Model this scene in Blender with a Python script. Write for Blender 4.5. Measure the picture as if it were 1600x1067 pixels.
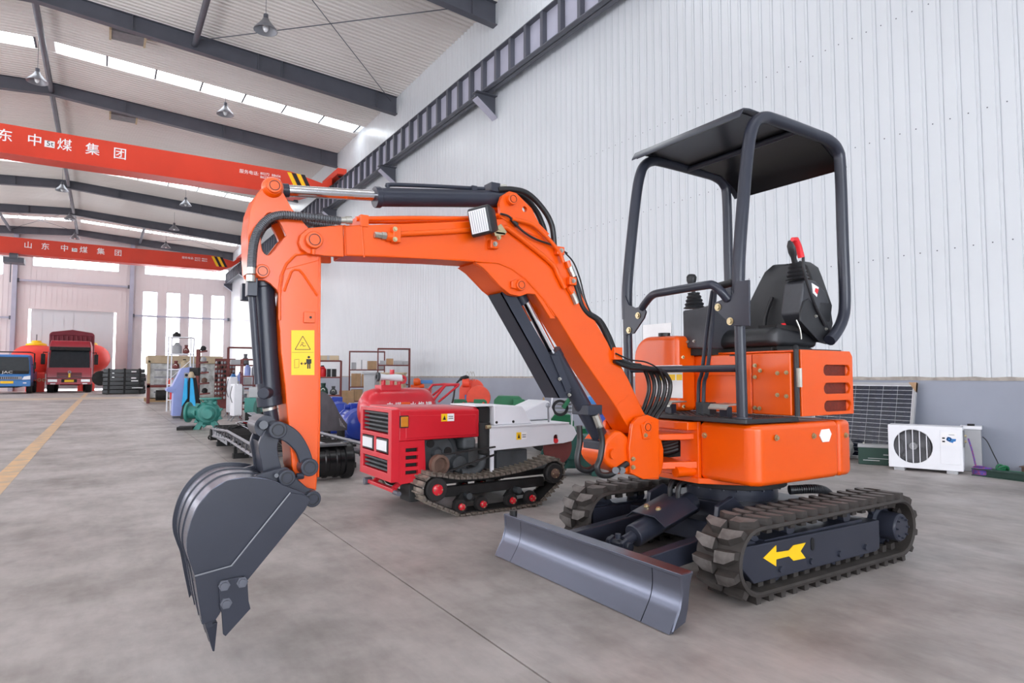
import bpy, bmesh, math, random
from mathutils import Vector, Matrix, geometry
random.seed(7)
for o in list(bpy.data.objects): bpy.data.objects.remove(o)
SC = bpy.context.scene
COL = SC.collection
PI = math.pi
# ------------------------------------------------------------------ camera
F, HC, HZ, VPX = 1000.0, 1.05, 587.0, 162.0            # focal length in pixels of a 1600x1067 frame, eye height
TL = math.atan((HZ-533.5)/F); YW = math.atan((800-VPX)*math.cos(TL)/F)
FW = Vector((math.sin(YW)*math.cos(TL), math.cos(YW)*math.cos(TL), math.sin(TL)))
RT = Vector((math.cos(YW), -math.sin(YW), 0)); UPV = RT.cross(FW)
cam = bpy.data.cameras.new('camera'); cam.sensor_width = 36; cam.lens = F/1600*36; cam.clip_end = 300
co = bpy.data.objects.new('camera', cam); COL.objects.link(co)
co.matrix_world = Matrix(((RT.x, UPV.x, -FW.x, 0), (RT.y, UPV.y, -FW.y, 0), (RT.z, UPV.z, -FW.z, HC), (0, 0, 0, 1)))
SC.camera = co
# ------------------------------------------------------------------ world and exposure
W = bpy.data.worlds.new('sky'); SC.world = W; W.use_nodes = True
W.node_tree.nodes['Background'].inputs[0].default_value = (.83, .9, 1, 1)
W.node_tree.nodes['Background'].inputs[1].default_value = 1.2
SC.view_settings.view_transform = 'Standard'; SC.view_settings.look = 'None'
SC.view_settings.gamma = 1; SC.view_settings.use_curve_mapping = False
SC.view_settings.exposure = 0.28
SC.cycles.use_denoising = True; SC.cycles.max_bounces = 7; SC.cycles.diffuse_bounces = 5; SC.cycles.glossy_bounces = 3
SC.cycles.sample_clamp_indirect = 6
SKY_E = 6.0         # daylight in the roof strips
WIN_E = 4.2         # daylight in the far gable windows and the added left wall panes
DOOR_E = 7.0        # daylight at the hall's open end behind the camera
# ------------------------------------------------------------------ helpers
def px(u, v, x=None, y=None, z=None):
    d = FW*F + RT*(u-800) + UPV*(533.5-v)
    s = x/d.x if x is not None else y/d.y if y is not None else (z-HC)/d.z
    return Vector((d.x*s, d.y*s, HC+d.z*s))
def xz(pts, y): return [(p.x, p.z) for p in (px(u, v, y=y) for u, v in pts)]
def lin(c): return tuple(((x/255)/12.92 if x/255 <= .04045 else ((x/255+.055)/1.055)**2.4) for x in c)
MT = {}
def mat(name, c, rough=.5, metal=0, var=.06, scale=6, bump=0, coat=0, emit=0, spec=.5, alpha=1, trans=0, c2=None, stretch=None):
    m = bpy.data.materials.new(name); m.use_nodes = True; MT[name] = m
    nt = m.node_tree; b = nt.nodes['Principled BSDF']; c = lin(c)
    b.inputs['Roughness'].default_value = rough; b.inputs['Metallic'].default_value = metal
    b.inputs['Specular IOR Level'].default_value = spec; b.inputs['Coat Weight'].default_value = coat; b.inputs['Coat Roughness'].default_value = .12
    b.inputs['Alpha'].default_value = alpha; b.inputs['Transmission Weight'].default_value = trans
    b.inputs['Base Color'].default_value = (*c, 1)
    if emit:
        b.inputs['Emission Color'].default_value = (*c, 1); b.inputs['Emission Strength'].default_value = emit
        m.cycles.emission_sampling = 'FRONT_BACK'; return m
    tc = nt.nodes.new('ShaderNodeTexCoord'); n = nt.nodes.new('ShaderNodeTexNoise')
    n.inputs['Scale'].default_value = scale; n.inputs['Detail'].default_value = 5
    if stretch:
        mp = nt.nodes.new('ShaderNodeMapping'); mp.inputs['Scale'].default_value = stretch
        nt.links.new(tc.outputs['Object'], mp.inputs[0]); nt.links.new(mp.outputs[0], n.inputs['Vector'])
    else: nt.links.new(tc.outputs['Object'], n.inputs['Vector'])
    if var or c2:
        r = nt.nodes.new('ShaderNodeValToRGB'); e = r.color_ramp.elements
        lo = lin(c2) if c2 else tuple(x*(1-var) for x in c); hi = c if c2 else tuple(min(1, x*(1+var)) for x in c)
        e[0].position = .35; e[0].color = (*lo, 1); e[1].position = .65; e[1].color = (*hi, 1)
        nt.links.new(n.outputs['Fac'], r.inputs[0]); nt.links.new(r.outputs[0], b.inputs['Base Color'])
    if bump:
        bp = nt.nodes.new('ShaderNodeBump'); bp.inputs['Strength'].default_value = bump; bp.inputs['Distance'].default_value = .01
        nt.links.new(n.outputs['Fac'], bp.inputs['Height']); nt.links.new(bp.outputs[0], b.inputs['Normal'])
    return m
ORG = {}
class MB:
    def __init__(s): s.v = []; s.f = []
    def add(s, vs, fs):
        k = len(s.v); s.v += [tuple(v) for v in vs]; s.f += [tuple(i+k for i in f) for f in fs]; return s
    def box(s, lo, hi):
        (a, b, c), (d, e, f) = lo, hi
        return s.add([(a,b,c),(d,b,c),(d,e,c),(a,e,c),(a,b,f),(d,b,f),(d,e,f),(a,e,f)],
                     [(0,3,2,1),(4,5,6,7),(0,1,5,4),(1,2,6,5),(2,3,7,6),(3,0,4,7)])
    def bar(s, p, q, w, h, up=(0,0,1)):                         # box beam from p to q
        p, q = Vector(p), Vector(q); d = (q-p).normalized(); sd = d.cross(Vector(up)).normalized(); u = sd.cross(d)
        vs = [c+sd*(i*w/2)+u*(j*h/2) for c in (p, q) for i, j in ((-1,-1),(1,-1),(1,1),(-1,1))]
        return s.add(vs, [(0,1,2,3),(7,6,5,4),(0,4,5,1),(1,5,6,2),(2,6,7,3),(3,7,4,0)])
    def prism(s, poly, ax, a, b, holes=()):                     # 2-D outline (with holes) given thickness along ax
        loops = [list(poly)]+[list(h) for h in holes]
        def sa(l): return sum(l[i-1][0]*l[i][1]-l[i][0]*l[i-1][1] for i in range(len(l)))
        if sa(loops[0]) < 0: loops[0].reverse()
        for h in loops[1:]:
            if sa(h) > 0: h.reverse()
        flat = [p for l in loops for p in l]; n = len(flat)
        def P(p, t): return {'x': (t, p[0], p[1]), 'y': (p[0], t, p[1]), 'z': (p[0], p[1], t)}[ax]
        vs = [P(p, a) for p in flat]+[P(p, b) for p in flat]; fs = []
        if holes:
            for t in geometry.tessellate_polygon([[Vector((p[0], p[1], 0)) for p in l] for l in loops]):
                fs += [tuple(t), tuple(i+n for i in reversed(t))]
        else: fs += [tuple(range(n)), tuple(range(2*n-1, n-1, -1))]
        k = 0
        for l in loops:
            m = len(l)
            for i in range(m): j = (i+1) % m; fs.append((k+j, k+i, k+n+i, k+n+j))
            k += m
        return s.add(vs, fs)
    def ring(s, c, d, r, n, up=None):
        d = Vector(d).normalized(); a = Vector(up) if up else (Vector((0,0,1)) if abs(d.z) < .9 else Vector((1,0,0)))
        e1 = d.cross(a).normalized(); e2 = d.cross(e1)
        return [Vector(c)+e1*(r*math.cos(2*PI*i/n))+e2*(r*math.sin(2*PI*i/n)) for i in range(n)]
    def skin(s, rings, caps=True, closed=False):
        n = len(rings[0]); m = len(rings); fs = []
        for k in range(m if closed else m-1):
            a, b = k*n, ((k+1) % m)*n
            for i in range(n): j = (i+1) % n; fs.append((a+i, a+j, b+j, b+i))
        if caps and not closed: fs += [tuple(range(n-1, -1, -1)), tuple(range((m-1)*n, m*n))]
        return s.add([v for r in rings for v in r], fs)
    def cyl(s, p, q, r, n=16, r2=None):
        d = Vector(q)-Vector(p); return s.skin([s.ring(p, d, r, n), s.ring(q, d, r if r2 is None else r2, n)])
    def lathe(s, prof, o, d, n=20):                             # profile of (radius, height) pairs about axis d
        d = Vector(d).normalized(); return s.skin([s.ring(Vector(o)+d*h, d, max(r, 1e-4), n) for r, h in prof])
    def annulus(s, o, d, ri, ro, t, n=24):
        d = Vector(d).normalized(); o = Vector(o)
        return s.skin([s.ring(o, d, ri, n), s.ring(o, d, ro, n), s.ring(o+d*t, d, ro, n), s.ring(o+d*t, d, ri, n)], closed=True)
    def tube(s, pts, r, n=8, rs=None):
        pts = [Vector(p) for p in pts]; m = len(pts); T = []
        for i in range(m): T.append(((pts[min(i+1, m-1)]-pts[max(i-1, 0)])).normalized())
        a = Vector((0,0,1)) if abs(T[0].z) < .9 else Vector((1,0,0)); e = T[0].cross(a).normalized(); R = []
        for i in range(m):
            e = (e-T[i]*e.dot(T[i])).normalized(); g = T[i].cross(e); rr = rs[i] if rs else r
            R.append([pts[i]+e*(rr*math.cos(2*PI*k/n))+g*(rr*math.sin(2*PI*k/n)) for k in range(n)])
        return s.skin(R)
    def ell(s, c, r, n=12, m=8):
        c = Vector(c); R = []
        for j in range(m+1):
            t = PI*j/m; R.append([c+Vector((r[0]*math.sin(t)*math.cos(2*PI*i/n), r[1]*math.sin(t)*math.sin(2*PI*i/n), r[2]*math.cos(t))) for i in range(n)])
        R[0] = [c+Vector((r[0]*1e-3*math.cos(2*PI*i/n), r[1]*1e-3*math.sin(2*PI*i/n), r[2])) for i in range(n)]
        R[m] = [c+Vector((r[0]*1e-3*math.cos(2*PI*i/n), r[1]*1e-3*math.sin(2*PI*i/n), -r[2])) for i in range(n)]
        return s.skin(R)
    def xf(s, M, k=0):
        s.v[k:] = [tuple(M @ Vector(v)) for v in s.v[k:]]; return s
    def mesh(s, name, m, off=(0,0,0), smooth=38):
        me = bpy.data.meshes.new(name); ox, oy, oz = off
        me.from_pydata([(x-ox, y-oy, z-oz) for x, y, z in s.v], [], s.f); me.update()
        bm = bmesh.new(); bm.from_mesh(me); bmesh.ops.recalc_face_normals(bm, faces=bm.faces); bm.to_mesh(me); bm.free()
        if smooth:
            me.shade_smooth(); me.set_sharp_from_angle(angle=math.radians(smooth))
        if m: me.materials.append(MT[m] if isinstance(m, str) else m)
        return me
    def build(s, name, m, parent=None, bevel=0, seg=2, smooth=38, label=None):
        off = ORG.get(parent.name, (0,0,0)) if parent else (0,0,0)
        me = s.mesh(name, m, off, smooth); o = bpy.data.objects.new(name, me); COL.objects.link(o)
        if parent: o.parent = parent; ORG[o.name] = off
        if bevel:
            b = o.modifiers.new('edge', 'BEVEL'); b.width = bevel; b.segments = seg; b.limit_method = 'ANGLE'; b.angle_limit = math.radians(35)
            b.harden_normals = bool(smooth)
        if label: o['label'] = label
        return o
def thing(name, label, cat, loc=(0,0,0), rz=0, group=None, world=False):
    o = bpy.data.objects.new(name, None); COL.objects.link(o); o.empty_display_size = .2
    o.location = loc; o.rotation_euler = (0, 0, rz); o['label'] = label; o['category'] = cat
    if group: o['group'] = group
    ORG[o.name] = tuple(loc) if world else (0,0,0)
    return o
def tag(o, label, cat, group=None):
    o['label'] = label; o['category'] = cat
    if group: o['group'] = group
    return o
def struct(name, label=None, loc=(0,0,0)):
    o = bpy.data.objects.new(name, None); COL.objects.link(o); o.location = loc; o['kind'] = 'structure'
    if label: o['label'] = label
    ORG[o.name] = tuple(loc); return o
def inst(name, me, parent, loc=(0,0,0), rot=None, scale=None):
    o = bpy.data.objects.new(name, me); COL.objects.link(o); o.parent = parent; o.location = loc
    if rot: o.rotation_euler = rot
    if scale: o.scale = scale
    ORG[o.name] = ORG.get(parent.name, (0,0,0)) if parent else (0,0,0)
    return o
def copytree(root, loc=None, rz=None, label=None):
    def cp(o, par):
        c = o.copy(); COL.objects.link(c); c.parent = par
        for k in o.children: cp(k, c)
        return c
    r = cp(root, None)
    if loc is not None: r.location = loc
    if rz is not None: r.rotation_euler = (0, 0, rz)
    if label: r['label'] = label
    return r
def arc(cx, cz, r, a0, a1, n): return [(cx+r*math.cos(math.radians(a0+(a1-a0)*i/n)), cz+r*math.sin(math.radians(a0+(a1-a0)*i/n))) for i in range(n+1)]
def circ(cx, cz, r, n=16): return arc(cx, cz, r, 0, 360*(n-1)/n, n-1)
def cat2(pts, n=6, closed=False):                               # Catmull-Rom through points of any dimension
    P = [Vector(p) for p in pts]; m = len(P); out = []
    for i in range(m if closed else m-1):
        a, b, c, d = (P[(i-1) % m], P[i], P[(i+1) % m], P[(i+2) % m]) if closed else (P[max(i-1, 0)], P[i], P[i+1], P[min(i+2, m-1)])
        for k in range(n):
            t = k/n; out.append(.5*((2*b)+(c-a)*t+(2*a-5*b+4*c-d)*t*t+(3*b-a-3*c+d)*t**3))
    if not closed: out.append(P[-1])
    return out
def text(body, size, name, m, parent, loc, rot, depth=.0015, align='CENTER', sx=1, bold=0):
    cu = bpy.data.curves.new(name, 'FONT'); cu.body = body; cu.size = size; cu.extrude = depth; cu.align_x = align; cu.align_y = 'CENTER'; cu.offset = bold
    cu.resolution_u = 2
    t = bpy.data.objects.new(name, cu); COL.objects.link(t); bpy.context.view_layer.update()
    dg = bpy.context.evaluated_depsgraph_get(); me = bpy.data.meshes.new_from_object(t.evaluated_get(dg)); bpy.data.objects.remove(t)
    me.materials.clear(); me.materials.append(MT[m]); o = bpy.data.objects.new(name, me); COL.objects.link(o)
    off = ORG.get(parent.name, (0,0,0)) if parent else (0,0,0)
    o.parent = parent; o.location = Vector(loc)-Vector(off); o.rotation_euler = rot; o.scale = (sx, 1, 1); ORG[o.name] = off
    return o
# ------------------------------------------------------------------ materials
mat('white_panel', (208,212,216), .3, var=.025, scale=.4, spec=.5)
mat('far_panel', (222,212,212), .5, var=.03, scale=.5)
mat('roof_sheet', (222,217,212), .28, var=.035, scale=.6, stretch=(.3,1,1))
mat('dado_paint', (150,155,168), .55, var=.05, scale=1.3, bump=.05)
mat('mortar', (168,160,152), .9, var=.2, scale=9, bump=.5)
mat('steel_grey', (88,90,99), .5, var=.07, scale=2)
mat('steel_light', (172,172,188), .5, var=.05, scale=2)
mat('crane_red', (216,62,36), .42, var=.06, scale=.7)
mat('sign_white', (240,238,238), .5, var=.02)
mat('black', (16,16,18), .5, var=.2)
mat('black_gloss', (17,17,19), .25, var=.1)
mat('yellow_paint', (250,200,20), .4, var=.03)
mat('floor_yellow', (222,180,130), .6, var=.15, scale=5, c2=(190,165,138))
mat('floor_faded', (206,186,160), .6, var=.15, scale=3, c2=(180,168,155))
mat('vent_dark', (110,34,14), .6, var=.2, scale=60)
mat('skylight', (244,250,255), .5, emit=SKY_E)
mat('window_sky', (250,250,255), .5, emit=WIN_E)
mat('open_sky', (240,246,255), .5, emit=DOOR_E)
mat('orange', (231,86,0), .3, var=.03, scale=3, coat=.22, spec=.42)
mat('machine_grey', (46,49,60), .3, var=.06, scale=5, spec=.4)
mat('blade_steel', (108,112,126), .27, metal=.85, var=.12, scale=3, stretch=(1,.3,1))
mat('rubber', (52,47,44), .75, var=.2, scale=14, bump=.25)
mat('rubber_lug', (108,103,100), .7, var=.15, scale=20, bump=.2, c2=(76,71,68))  # paler crown tone: light falling on the lugs, painted into the colour
mat('hose', (26,26,28), .4, var=.1)
mat('chrome', (225,225,228), .1, metal=1, var=.02)
mat('zinc', (180,178,170), .35, metal=.8, var=.1)
mat('brass_zinc', (190,176,140), .35, metal=.8, var=.1)
mat('plastic_black', (34,35,38), .45, var=.08, scale=30)
mat('console', (62,63,68), .42, var=.05, scale=40, bump=.05)
mat('lens', (232,234,236), .12, var=.03, spec=.8)
mat('red_plastic', (225,40,48), .4, var=.03)
mat('red_paint', (205,28,44), .32, var=.05, scale=2, coat=.25)
mat('white_paint', (228,229,234), .4, var=.03, scale=3)
mat('engine_grey', (66,70,73), .6, var=.2, scale=8)
mat('dirty_black', (30,29,29), .75, var=.3, scale=9)
mat('track_steel', (150,140,128), .6, var=.25, scale=12, c2=(96,88,80))
mat('rust_red', (112,50,46), .6, var=.15, scale=5)
mat('rust', (104,80,68), .75, var=.25, scale=10)
mat('green', (30,110,70), .45, var=.1)
mat('teal', (60,135,125), .45, var=.08, scale=4)
mat('dark_teal', (32,84,76), .45, var=.1)
mat('blue_motor', (30,60,160), .32, var=.06, coat=.2)
mat('kiosk_blue', (146,160,216), .4, var=.03)
mat('truck_blue', (40,116,184), .35, var=.05, coat=.3)
mat('truck_red', (166,34,50), .38, var=.08, scale=2, coat=.2)
mat('tarp_red', (120,36,50), .6, var=.12, scale=1)
mat('lantern', (240,66,52), .5, var=.05, scale=1)
mat('glass_dark', (30,36,42), .22, var=.1, spec=.35)
mat('lens_line', (168,170,174), .3, var=.05)
mat('glass_blue', (20,26,44), .25, var=.15, scale=1.5, spec=.5)
mat('cardboard', (176,142,108), .8, var=.1, scale=5)
mat('wood', (170,140,104), .8, var=.15, scale=5)
mat('wrap', (196,198,196), .3, var=.25, scale=5, bump=.6, c2=(150,150,146))
mat('canvas_tan', (188,170,142), .8, var=.1, scale=3)
mat('grey_box', (168,168,170), .5, var=.06)
mat('orange_red', (226,72,44), .42, var=.07)
mat('ac_white', (236,236,240), .4, var=.02)
mat('grille_grey', (120,120,124), .6, var=.1)
mat('dark_green', (36,66,56), .55, var=.08)
mat('amber', (206,132,40), .25, var=.1)
mat('cyan', (30,160,215), .6, var=.05)
mat('grey_steel', (140,142,148), .4, metal=.4, var=.12, scale=4)
mat('dark_grey_steel', (92,92,96), .45, metal=.3, var=.15, scale=4)
# ================================================================== THE HALL
XR, XL, YF, YN, XM = 8.4, -12.1, 55.0, -13.5, -1.85         # right wall, left wall, far gable, near gable, ridge
BAY = [14.0+6.75*k for k in range(-4, 7)]
def zroof(x): return 11.45-.06*abs(x-XM)
# floor: concrete with procedural stains and a broom texture
m = mat('concrete', (170,164,160), .62, var=0)
nt = m.node_tree; b = nt.nodes['Principled BSDF']; N = nt.nodes.new; Lk = nt.links.new
tc = N('ShaderNodeTexCoord')
def noise(s, d, st=None):
    n = N('ShaderNodeTexNoise'); n.inputs['Scale'].default_value = s; n.inputs['Detail'].default_value = d; n.inputs['Roughness'].default_value = .65
    mp = N('ShaderNodeMapping'); mp.inputs['Scale'].default_value = st or (1,1,1); Lk(tc.outputs['Object'], mp.inputs[0]); Lk(mp.outputs[0], n.inputs['Vector']); return n
def ramp(fac, *st):
    r = N('ShaderNodeValToRGB'); e = r.color_ramp.elements
    while len(e) < len(st): e.new(.5)
    for q, (p, c) in zip(e, st): q.position = p; q.color = (*lin(c), 1)
    Lk(fac, r.inputs[0]); return r
def mix(f, a, c, bl='MIX'):
    x = N('ShaderNodeMix'); x.data_type = 'RGBA'; x.blend_type = bl
    if isinstance(f, (int, float)): x.inputs[0].default_value = f
    else: Lk(f, x.inputs[0])
    Lk(a, x.inputs[6]); Lk(c, x.inputs[7]); return x.outputs[2]
big = ramp(noise(.55, 6).outputs[0], (.3, (144,137,132)), (.5, (164,157,153)), (.7, (180,174,171)))
fine = ramp(noise(9, 8, (1,.35,1)).outputs[0], (.3, (120,116,112)), (.6, (205,203,202)))
pale = ramp(noise(2.6, 5).outputs[0], (.58, (0,0,0)), (.95, (255,255,255)))
dark = ramp(noise(1.1, 7).outputs[0], (.2, (110,102,96)), (.55, (255,255,255)))
wh = N('ShaderNodeRGB'); wh.outputs[0].default_value = (*lin((205,203,202)), 1)
c = mix(.28, big.outputs[0], fine.outputs[0], 'OVERLAY'); c = mix(.45, c, dark.outputs[0], 'MULTIPLY')
pf = N('ShaderNodeMath'); pf.operation = 'MULTIPLY'; pf.inputs[1].default_value = .35; Lk(pale.outputs[0], pf.inputs[0]); c = mix(pf.outputs[0], c, wh.outputs[0])
Lk(c, b.inputs['Base Color'])
rr = ramp(noise(1.7, 5).outputs[0], (.3, (160,160,160)), (.7, (205,205,205))); Lk(rr.outputs[0], b.inputs['Roughness'])
bp = N('ShaderNodeBump'); bp.inputs['Strength'].default_value = .05; bp.inputs['Distance'].default_value = .01
Lk(noise(14, 6, (1,.4,1)).outputs[0], bp.inputs['Height']); Lk(bp.outputs[0], b.inputs['Normal'])
floor = struct('floor', 'grey stained concrete slab floor')
# slabs parted by saw-cut joints along the hall and across it; joints are real gaps over a dark bed
xj = [-14, -7.5, 1.32, 9]
yj = [-16, -9, -2.2, 9.05, 16, 23, 30, 37, 44, 51, 58]
MB().box((-14,-16,-.3), (9,58,-.05)).build('slab_bed', 'dirty_black', floor, smooth=0)
G = .004
for i in range(len(xj)-1):
    for j in range(len(yj)-1):
        MB().box((xj[i]+G, yj[j]+G, -.06), (xj[i+1]-G, yj[j+1]-G, 0)).build('concrete_slab', 'concrete', floor, smooth=0)
MB().box((-.92, .5, .0), (-.74, 46.6, .0015)).build('painted_line', 'floor_yellow', floor, smooth=0)
MB().box((-9, 34.2, .0), (2.2, 37.4, .0016)).build('painted_line', 'floor_faded', floor, smooth=0)
# right wall: ribbed sandwich panels above a painted masonry dado
wr = struct('wall_right', 'white ribbed panel wall above grey painted masonry base')
MB().box((XR-.07, YN, 0), (XR+.2, YF, 1.0)).build('masonry_base', 'dado_paint', wr, smooth=0)
mm = MB(); ys = [YN+.11*i for i in range(int((YF-YN)/.11)+1)]; rows = []
for y in ys:
    e = .012*random.random(); rows.append([(XR-.075-.4*e, y, 1.0-.006), (XR-.075-.4*e, y, 1.028+e), (XR+.05, y, 1.03+e), (XR+.05, y, .99)])
mm.skin(rows).build('mortar_bed', 'mortar', wr, smooth=0)
PW = .19; ZT = 10.86
def panel_prof(y0, n):
    pts = []
    for k in range(n):
        y = y0+k*PW; pts += [(XR+.012, y), (XR+.012, y+.008), (XR, y+.012), (XR, y+.040), (XR+.006, y+.044), (XR+.006, y+.050), (XR, y+.054), (XR, y+PW-.004)]
    return pts
def panel(y0, n):
    q = panel_prof(y0, n); e = y0+n*PW
    return MB().prism(q+[(XR+.012, e), (XR+.06, e), (XR+.06, y0)], 'z', 1.02, ZT)
me = panel(0, 1).mesh('wall_panel', 'white_panel', smooth=0)
y = -1.2; k = 0
while y < 10.0: inst('wall_panel', me, wr, (0, y, 0)); y += PW
w0 = y
while y < YF-.2:
    n = min(36, int((YF-y)/PW)+1); panel(y, n).build('wall_panel', 'white_panel', wr, smooth=0)['kind'] = 'stuff'; y += n*PW
panel(-1.2-64*PW, 64).build('wall_panel', 'white_panel', wr, smooth=0)['kind'] = 'stuff'
sc = MB()
for zz in (2.55, 4.1, 5.6):
    for i in range(70): sc.cyl((XR-.004, -1.2+i*PW+.13, zz), (XR+.004, -1.2+i*PW+.13, zz), .008, 6)
sc.build('panel_screws', 'steel_grey', wr)['kind'] = 'stuff'
# left wall (out of frame) with glowing panes added for fill light, and the near gable with the open doorway
wl = struct('wall_left', 'white panel wall with a long band of windows')
MB().box((XL-.2, YN, 0), (XL, YF, 1.3)).box((XL-.2, YN, 4.4), (XL, YF, 7.0)).box((XL-.2, YN, 8.4), (XL, YF, 10.86)).build('wall_sheet', 'white_panel', wl, smooth=0)
for k in range(10):
    y0 = BAY[k]; MB().box((XL-.2, y0-.5, 1.3), (XL, y0+.5, 8.4)).build('window_pier', 'white_panel', wl, smooth=0)
    for (za, zb) in ((1.3, 4.4), (7.0, 8.4)):
        MB().box((XL-.14, y0+.5, za), (XL-.12, y0+6.25, zb)).build('window_pane', 'window_sky', wl, smooth=0)
MB().box((XL-.2, YN, 1.3), (XL, BAY[0]-.5, 8.4)).build('window_pier', 'white_panel', wl, smooth=0)
wn = struct('wall_near', 'white panel gable wall around a wide open doorway')
DX0, DX1, DZ = -7.5, 4.5, 6.0
MB().prism([(XL, 0), (DX0, 0), (DX0, DZ), (DX1, DZ), (DX1, 0), (XR, 0), (XR, 10.86), (XM, 11.45), (XL, 10.86)], 'y', YN-.2, YN).build('wall_sheet', 'white_panel', wn, smooth=0)
MB().box((DX0, YN-.16, 0), (DX1, YN-.14, DZ)).build('door_daylight', 'open_sky', wn, smooth=0)
# far gable
wf = struct('wall_far', 'pale pink panel gable wall with tall windows')
OPN = [(-4.4,.75,8.65,9.62), (2.36,8.2,8.62,9.52), (-11.5,-5.95,7.9,9.2), (2.28,3.29,1.1,7.4), (3.85,4.84,1.1,7.4), (5.4,6.4,1.1,7.4), (6.95,7.95,1.1,7.4), (-4.5,.66,0,5.68)]
xs = sorted({XL, XR, *[o[0] for o in OPN], *[o[1] for o in OPN]}); zs = sorted({0, 10.8, *[o[2] for o in OPN], *[o[3] for o in OPN]})
mw = MB(); mr = MB()
def is_open(x, z): return any(a < x < b and c < z < d for a, b, c, d in OPN)
for i in range(len(xs)-1):
    k0 = None
    for j in range(len(zs)-1):
        op = is_open((xs[i]+xs[i+1])/2, (zs[j]+zs[j+1])/2)
        if not op and k0 is None: k0 = zs[j]
        if k0 is not None and (op or j == len(zs)-2):
            z1 = zs[j] if op else zs[j+1]; mw.box((xs[i], YF, k0), (xs[i+1], YF+.2, z1)); k0 = None
x = XL+.1
while x < XR:
    k0 = None
    for j in range(len(zs)-1):
        op = is_open(x+.02, (zs[j]+zs[j+1])/2)
        if not op and k0 is None: k0 = zs[j]
        if k0 is not None and (op or j == len(zs)-2): mr.box((x, YF-.02, k0), (x+.05, YF, zs[j] if op else zs[j+1])); k0 = None
    x += .3
mw.prism([(XL, 10.8), (XR, 10.8), (XM, 11.45)], 'y', YF, YF+.2)
mw.build('wall_sheet', 'far_panel', wf, smooth=0); mr.build('panel_ribs', 'far_panel', wf, smooth=0)['kind'] = 'stuff'
for i, (a, b_, c_, d) in enumerate(OPN[:7]):
    w = struct('window_%d' % (i+1), 'tall overexposed window of the far gable' if i > 2 else 'wide bright clerestory window of the far gable', (a, YF, c_))
    MB().box((a, YF+.1, c_), (b_, YF+.12, d)).build('pane', 'window_sky', w, smooth=0)
    fr = MB(); t = .05
    for q in ((a, a+t, c_, d), (b_-t, b_, c_, d), (a, b_, c_, c_+t), (a, b_, d-t, d)): fr.box((q[0], YF+.04, q[2]), (q[1], YF+.1, q[3]))
    fr.build('window_frame', 'white_paint', w, smooth=0)
    if i > 2:
        for zz in (2.9, 5.3): MB().box((a, YF+.05, zz), (b_, YF+.1, zz+.05)).build('mullion', 'white_paint', w, smooth=0)
    else:
        for q in range(1, 5): MB().box((a+(b_-a)*q/5, YF+.05, c_), (a+(b_-a)*q/5+.04, YF+.1, d)).build('mullion', 'white_paint', w, smooth=0)
d1 = struct('door_1', 'tall pale double sliding door with daylight at its edges', (-4.5, YF, 0))
for a, b_ in ((-4.36, -1.90), (-1.915, .52)):
    MB().box((a, YF+.12, .12), (b_, YF+.18, 5.68)).build('door_leaf', 'white_panel', d1, smooth=0)
    for q in range(1, 4): MB().box((a+(b_-a)*q/4, YF+.105, .12), (a+(b_-a)*q/4+.03, YF+.12, 5.68)).build('door_rib', 'white_panel', d1, smooth=0)
MB().box((-4.5, YF+.3, 0), (.66, YF+.32, 5.7)).build('door_daylight', 'window_sky', d1, smooth=0)
for i, xc in enumerate((-5.3, 1.56)):
    cst = struct('trim_%d' % (i+1), 'grey steel gable column', (xc, YF-.2, 0)); mb = MB()
    mb.box((xc-.13, YF-.34, 0), (xc+.13, YF-.32, 11.0)).box((xc-.13, YF-.04, 0), (xc+.13, YF-.02, 11.0)).box((xc-.012, YF-.32, 0), (xc+.012, YF-.04, 11.0))
    mb.build('column', 'steel_light', cst, smooth=0)
for i, (a, b_, z) in enumerate(((-5.2, 1.45, 7.6), (1.65, 8.3, 5.5), (XL, -5.4, 5.0))):
    g = struct('trim_%d' % (i+3), 'thin grey wall girt of the far gable', (a, YF-.2, z))
    MB().box((a, YF-.22, z-.06), (b_, YF-.1, z+.06)).build('girt', 'steel_light', g, smooth=0)
    for e in (a, b_-.14): MB().box((e, YF-.24, z-.12), (e+.14, YF-.08, z+.12)).build('cleat', 'steel_grey', g, smooth=0)
# roof: ribbed sheets on both slopes, translucent daylight strips in every second bay
rf = struct('ceiling', 'ribbed pale metal roof sheeting with daylight strips')
RW = .75
def sheet(side):
    mb = MB(); pr = []
    for k in range(4):
        q = k*RW/4; pr += [(q, 0), (q+.02, -.04), (q+.06, -.04), (q+.08, 0)]
    pr += [(RW, 0)]
    x0, x1 = (XM, XR+.1) if side > 0 else (XL-.1, XM); R = []
    for x in (x0, x1):
        z = zroof(x); R.append([(x, p[0], z+p[1]) for p in pr]+[(x, RW, z+.06), (x, 0, z+.06)])
    return mb.skin(R).mesh('roof_sheet', 'roof_sheet', smooth=0)
SKYB = [24.55, 38.3, 52.0, 11.0, -2.5]
sh = {s: sheet(s) for s in (1, -1)}
nrow = int((YF-YN)/RW)+1
skrow = {int((c-.45-YN)/RW) for c in SKYB}
for r in range(nrow):
    y0 = YN+r*RW
    for s in (1, -1):
        if r in skrow:
            x0, x1 = (XM+.25, XR-.2) if s > 0 else (XL, XM-.25); n = 7
            for k in range(n):
                a, e = x0+(x1-x0)*k/n, x0+(x1-x0)*(k+1)/n
                MB().skin([[(x, y0+.05, zroof(x)), (x, y0+RW+.05, zroof(x)), (x, y0+RW+.05, zroof(x)+.01), (x, y0+.05, zroof(x)+.01)] for x in (a+.03, e-.03)]).build('skylight_pane', 'skylight', rf, smooth=0)
                MB().bar((e, y0, zroof(e)+.01), (e, y0+RW, zroof(e)+.01), .06, .05).build('skylight_bar', 'steel_grey', rf, smooth=0)
        else: inst('roof_sheet', sh[s], rf, (0, y0, 0))
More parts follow.
